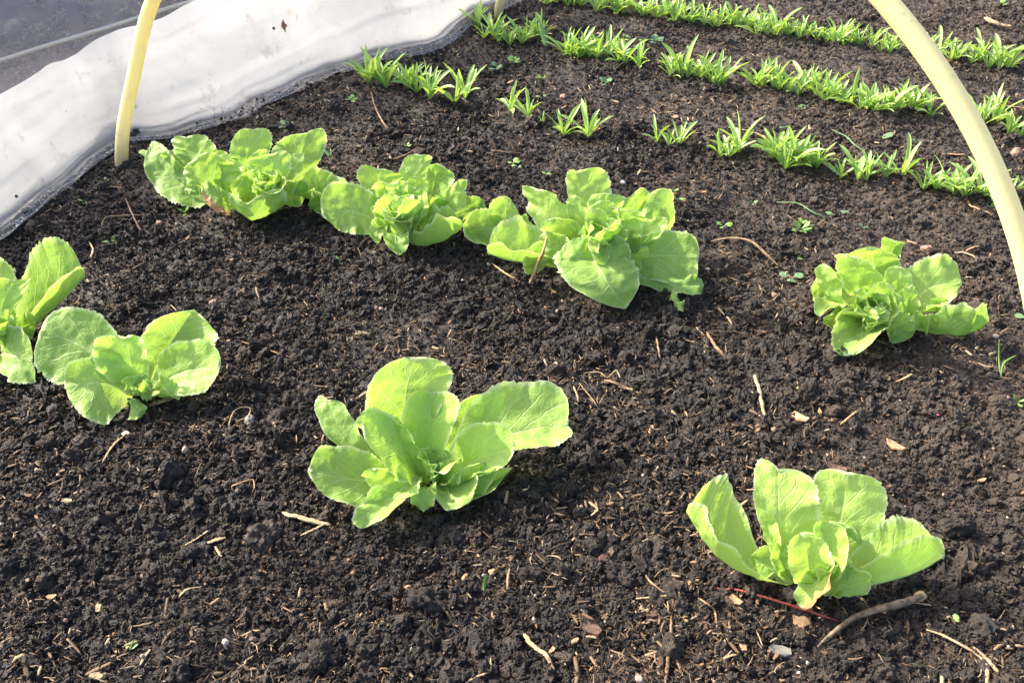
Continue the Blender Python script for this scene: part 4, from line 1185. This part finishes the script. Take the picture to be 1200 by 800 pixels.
stick('dry_leaf_strip', [(105, 284, .004), (109, 293, .005), (106, 302, .002)], .0010, .0018, M_PALE, 'curled pale leaf scrap near the sheet hem at the left', 'leaf scrap')
stick('twig', [(147, 232, .004), (157, 255, .004), (168, 275, .002)], .0014, .0018, M_BARKDK, 'dark stem scrap by the hoop foot', 'stem scrap')
stick('root', [(118, 266, .002), (124, 255, .004), (140, 253, .004), (172, 252, .002)], .0008, .0012, M_TWIG, 'curved rootlet in front of the hoop foot', 'root')
stick('root', [(60 + 60, 221, .003), (130, 219, .004), (145, 220, .002)], .0009, .0010, M_TWIG, 'rootlet lying at the hoop foot', 'root')
stick('twig', [(435, 108, .006), (440, 126, .006), (448, 142, .004), (460, 158, .001)], .0013, .0018, M_TWIG, 'brown twig behind the full lettuce, below the dense seedling clump', 'twig')
stick('twig', [(452, 180, .002), (459, 186, .004)], .0016, .0022, M_TANCHIP, 'tan scrap at the end of a thin twig behind the full lettuce', 'twig', .2, 5)
stick('twig', [(459, 187, .002), (475, 182, .003), (490, 173, .002)], .0012, .0014, M_TWIG, 'thin twig behind the full lettuce', 'twig')
stick('twig', [(577, 176, .003), (595, 179, .004), (610, 180, .002)], .0014, .0018, M_BARKDK, 'dark reddish twig behind the largest lettuce', 'twig')
stick('root', [(708, 445, .003), (722, 449, .004), (735, 455, .003), (750, 461, .002)], .0014, .0018, M_TWIG, 'brown twig in the root tangle right of the middle lettuce', 'twig')
stick('root', [(684, 437, .003), (702, 436, .006), (712, 442, .004), (722, 434, .005), (727, 443, .002)], .0008, .0008, M_PALE, 'tangled pale roots beside the brown twig', 'root', .1, 24)
stick('straw_stalk', [(672, 452, .003), (676, 462, .004), (678, 471, .002)], .0011, .0012, M_PALE, 'short pale straw beside the tangled roots', 'straw')
stick('root', [(679, 449, .003), (688, 460, .005), (696, 470, .003), (702, 479, .002)], .0008, .0010, M_TWIG, 'thin root below the tangled roots', 'root')
stick('twig', [(768, 390, .003), (771, 405, .004), (774, 422, .002)], .0011, .0014, M_TWIG, 'thin upright twig in the open soil below the largest lettuce', 'twig')
stick('twig', [(985, 497, .003), (994, 490, .004), (1005, 481, .002)], .0012, .0014, M_TANCHIP, 'slanting reddish splinter below the loose lettuce', 'splinter')
stick('straw_stalk', [(934, 447, .003), (935, 456, .003)], .0016, .0016, M_PALE, 'short upright pale straw near the long straight straw', 'straw', .1, 5)
stick('straw_stalk', [(1119, 296, .003), (1130, 296, .005), (1142, 301, .005), (1149, 309, .002)], .0016, .0020, M_PALE, 'bent pale straw left of the right hoop leg', 'straw')
stick('straw_stalk', [(1132, 294, .003), (1140, 290, .004), (1150, 288, .002)], .0014, .0016, M_TANCHIP, 'brown straw crossing the bent pale straw', 'straw')
stick('straw_stalk', [(870, 152, .003), (885, 156, .004), (898, 161, .002)], .0022, .0018, M_TANCHIP, 'tan bark splinter between the two nearer seedling rows', 'splinter')
stick('straw_stalk', [(1105, 180, .003), (1118, 181, .004), (1131, 181, .002)], .0018, .0016, M_TANCHIP, 'tan splinter left of the hoop in the nearest row', 'splinter')
stick('straw_stalk', [(1158, 120, .003), (1180, 124, .004), (1204, 127, .002)], .0014, .0016, M_TANCHIP, 'long brown straw right of the hoop', 'straw')
stick('straw_stalk', [(1135, 240, .004), (1150, 246, .005), (1164, 252, .002)], .0020, .0016, M_TANCHIP, 'tan leaf scrap left of the hoop leg', 'leaf scrap')
stick('straw_stalk', [(1155, 21, .004), (1168, 28, .008), (1186, 32, .003)], .0075, .0055, M_PALE, 'wad of pale dry straw in the far corner', 'straw wad', .4)
stick('straw_stalk', [(1050, 447, .002), (1060, 443, .003), (1069, 438, .002)], .0010, .0018, M_PALE, 'pale splinter left of the grass blades', 'splinter')
stick('straw_stalk', [(15, 775, .002), (20, 770, .006), (27, 768, .004), (28, 776, .002)], .0014, .0020, M_PALE, 'curled straw scrap at the bottom left corner', 'straw', .2)
stick('straw_stalk', [(35, 780, .003), (47, 780, .006), (44, 792, .002)], .0010, .0014, M_PALE, 'hooked straw right of the curled straw scrap', 'straw', .2)
stick('root', [(275, 577, .002), (272, 570, .006), (281, 566, .008), (296, 562, .007), (298, 573, .002)], .0008, .0010, M_TANCHIP, 'coiled tan rootlet left of the middle lettuce', 'root', .1, 22)
stick('straw_stalk', [(210, 698, .004), (220, 690, .005), (238, 687, .002)], .0014, .0007, M_PALE, 'pale pointed straw scrap in the bottom left soil', 'straw', .2)

def lump(name, px, py, r, mat, label, cat, squash=.7, seed=1, flat=False, lift=.3, level=3):
    g = ground_at(px, py)
    V, F = ico(level)
    off = Vector((seed * 2.3, px * .1, py * .1)); out = []
    rr = random.Random(seed + int(px))
    for v in V:
        d = 1 + .22 * mnoise.noise(v * 1.3 + off) + .10 * mnoise.noise(v * 3.1 - off)
        out.append(v * d)
    sx, sy, sz = (1, rr.uniform(.65, .9), squash) if not flat else (1.25, rr.uniform(.55, .75), .22)
    if flat:                                # a broken chip with angular edges
        k = rr.choice((5, 6, 7)); asp = rr.uniform(.4, .7)
        ring = [(math.cos(6.283 * (i + rr.uniform(-.3, .3)) / k) * rr.uniform(.75, 1.15), math.sin(6.283 * i / k) * asp * rr.uniform(.8, 1.15)) for i in range(k)]
        tx, ty = rr.uniform(-.3, .3), rr.uniform(-.3, .3)
        out = [Vector((x, y, .5 + (tx * x + ty * y) * 3 + rr.uniform(-.25, .25))) for x, y in ring] + [Vector((x * 1.05, y * 1.05, -.5 + (tx * x + ty * y) * 3)) for x, y in ring]
        F = [tuple(range(k)), tuple(range(2 * k - 1, k - 1, -1))] + [(i, k + i, k + (i + 1) % k, (i + 1) % k) for i in range(k)]
        sx, sy = 1.15, 1.0
    a = rr.uniform(0, 3.14); c, s = math.cos(a), math.sin(a)
    W = []
    for v in out:
        x, y, z = v.x * sx * r, v.y * sy * r, v.z * sz * r
        if flat: z += .25 * x * x / r
        W.append((x * c - y * s, x * s + y * c, z + r * sz * lift + (0.0035 if flat else .001)))
    return tag(link(name, mesh_from(name, W, F, mat, not flat), None, g), label, cat)

lump('stone', 1086, 294, .0085, M_STONE_R, 'round reddish brown stone behind the loose lettuce', 'stone')
lump('stone', 660, 115, .0065, M_STONE_R, 'reddish stone right of the isolated seedling pair', 'stone')
lump('stone', 734, 145, .0045, M_STONE_R, 'small reddish stone left of the sparse seedlings', 'stone')
lump('stone', 792, 139, .0055, M_TANCHIP, 'orange brown stone before the middle row', 'stone')
lump('stone', 773, 76, .0065, M_STONE_R, 'flat brown stone below the leafy weed', 'stone')
lump('stone', 1190, 182, .012, M_STONE_R, 'large dull brown clod-like stone right of the hoop', 'stone')
lump('pebble', 237, 282, .0042, M_STONE_W, 'white pebble in front of the browned lettuce', 'pebble')
lump('pebble', 543, 140, .0040, M_STONE_W, 'white pebble in front of the dense seedling clump', 'pebble')
lump('pebble', 829, 317, .0035, M_STONE_W, 'white pebble at the right tip of the largest lettuce', 'pebble')
lump('pebble', 621, 13, .0050, M_STONE_W, 'pale pebble beside the far hoop foot', 'pebble')
lump('pebble', 271, 449, .0048, M_STONE_G, 'round grey pebble right of the small lettuce', 'pebble')
lump('stone', 293, 496, .0078, M_STONE_G, 'pale grey stone beside the looped rootlet', 'stone', .8)
lump('stone', 250, 357, .0060, M_STONE_R, 'pinkish stone above the small lettuce', 'stone')
lump('stone', 187, 263, .0052, M_STONE_R, 'pinkish stone before the weed at the browned lettuce', 'stone')
lump('stone', 139, 208, .0042, M_TANCHIP, 'tan stone chip at the foot of the hoop', 'stone')
lump('stone', 907, 347, .0050, M_STONE_R, 'brown triangular stone left of the loose lettuce', 'stone', .6)
lump('stone', 545, 677, .0044, M_TANCHIP, 'orange stone chip below the middle lettuce', 'stone', .6)
lump('stone', 577, 671, .0036, M_TANCHIP, 'small orange chip right of the short green blade', 'stone', .6)
lump('stone', 478, 688, .0036, M_TANCHIP, 'tan stone chip at the lower left of the middle lettuce', 'stone', .6)
lump('stone', 157, 592, .0034, M_TANCHIP, 'small orange stone in the lower left soil', 'stone')
lump('stone', 641, 758, .0058, M_STONE_R, 'brown stone beside the torn tan strip', 'stone', .8)
lump('wood_chip', 1048, 526, .0085, M_TANCHIP, 'pale tan wood chip in the open soil at right', 'wood chip', flat=True)
lump('wood_chip', 936, 493, .0100, M_DRYLEAF, 'brown bark chip lying flat below the loose lettuce', 'bark chip', flat=True)
lump('wood_chip', 960, 485, .0050, M_TANCHIP, 'small orange chip beside the brown bark chip', 'bark chip', flat=True)
lump('wood_chip', 891, 392, .0060, M_BARKDK, 'dark bark chip left of the loose lettuce front', 'bark chip', flat=True)
lump('wood_chip', 709, 656, .0105, M_BARKDK, 'dark brown bark flake between the two front lettuces', 'bark chip', flat=True)
lump('wood_chip', 692, 738, .0115, M_BARKDK, 'dark flat bark flake at the bottom right of the torn strip', 'bark chip', flat=True)
lump('wood_chip', 937, 729, .0110, M_DRYLEAF, 'pinkish bark flake below the red stalk', 'bark chip', flat=True)
lump('wood_chip', 915, 766, .0085, M_STONE_G, 'flat grey stone flake at the bottom right', 'stone flake', flat=True)
lump('wood_chip', 861, 707, .0065, M_TANCHIP, 'tan chip left of the red stalk', 'wood chip', flat=True)
lump('wood_chip', 647, 771 - 7, .0042, M_TANCHIP, 'small tan chip by the brown stone', 'wood chip', flat=True)
lump('wood_chip', 147, 511, .0062, M_STONE_W, 'pale scrap on the slanting straw below the small lettuce', 'wood chip', flat=True)
lump('wood_chip', 115, 795, .0065, M_PALE, 'pale chip at the bottom edge', 'wood chip', flat=True)
lump('wood_chip', 80, 590, .0050, M_PALE, 'pale square chip in the lower left soil', 'wood chip', flat=True)
lump('wood_chip', 117, 714, .0056, M_PALE, 'long pale chip above the single green weed leaf', 'wood chip', flat=True)
lump('wood_chip', 62, 702, .0040, M_TANCHIP, 'tan chip in the lower left soil', 'wood chip', flat=True)
lump('wood_chip', 839, 564, .0050, M_PALE, 'pale chip behind the pale lettuce', 'wood chip', flat=True)
lump('wood_chip', 648, 344, .0050, M_TANCHIP, 'orange chip below the hanging dry strip', 'wood chip', flat=True)
lump('wood_chip', 710, 400, .0048, M_TANCHIP, 'tan chip in the soil below the largest lettuce', 'wood chip', flat=True)
lump('wood_chip', 651, 472, .0058, M_STONE_R, 'pinkish chip above the middle lettuce leaf', 'wood chip', flat=True)
lump('wood_chip', 763, 507, .0058, M_DRYLEAF, 'brown chip below the brown twig', 'wood chip', flat=True)
lump('wood_chip', 1025, 421, .0080, M_BARKDK, 'reddish bark flake in front of the loose lettuce', 'bark chip', flat=True)
lump('wood_chip', 870, 715 + 46, .0050, M_TANCHIP, 'tan chip at the bottom below the pale lettuce', 'wood chip', flat=True)
lump('wood_chip', 980, 552, .0095, M_BARKDK, 'brown bark flake behind the pale lettuce', 'bark chip', flat=True)
lump('wood_chip', 1148, 566, .0045, M_TANCHIP, 'small orange chip at the right', 'wood chip', flat=True)
lump('wood_chip', 1067, 283 + 4, .0060, M_DRYLEAF, 'brown leaf scrap beside the round reddish stone', 'leaf scrap', flat=True)
lump('petal', 1097, 464 + 24, .0036, M_PINK, 'tiny pink petal beside the tiny weed', 'petal', flat=True)
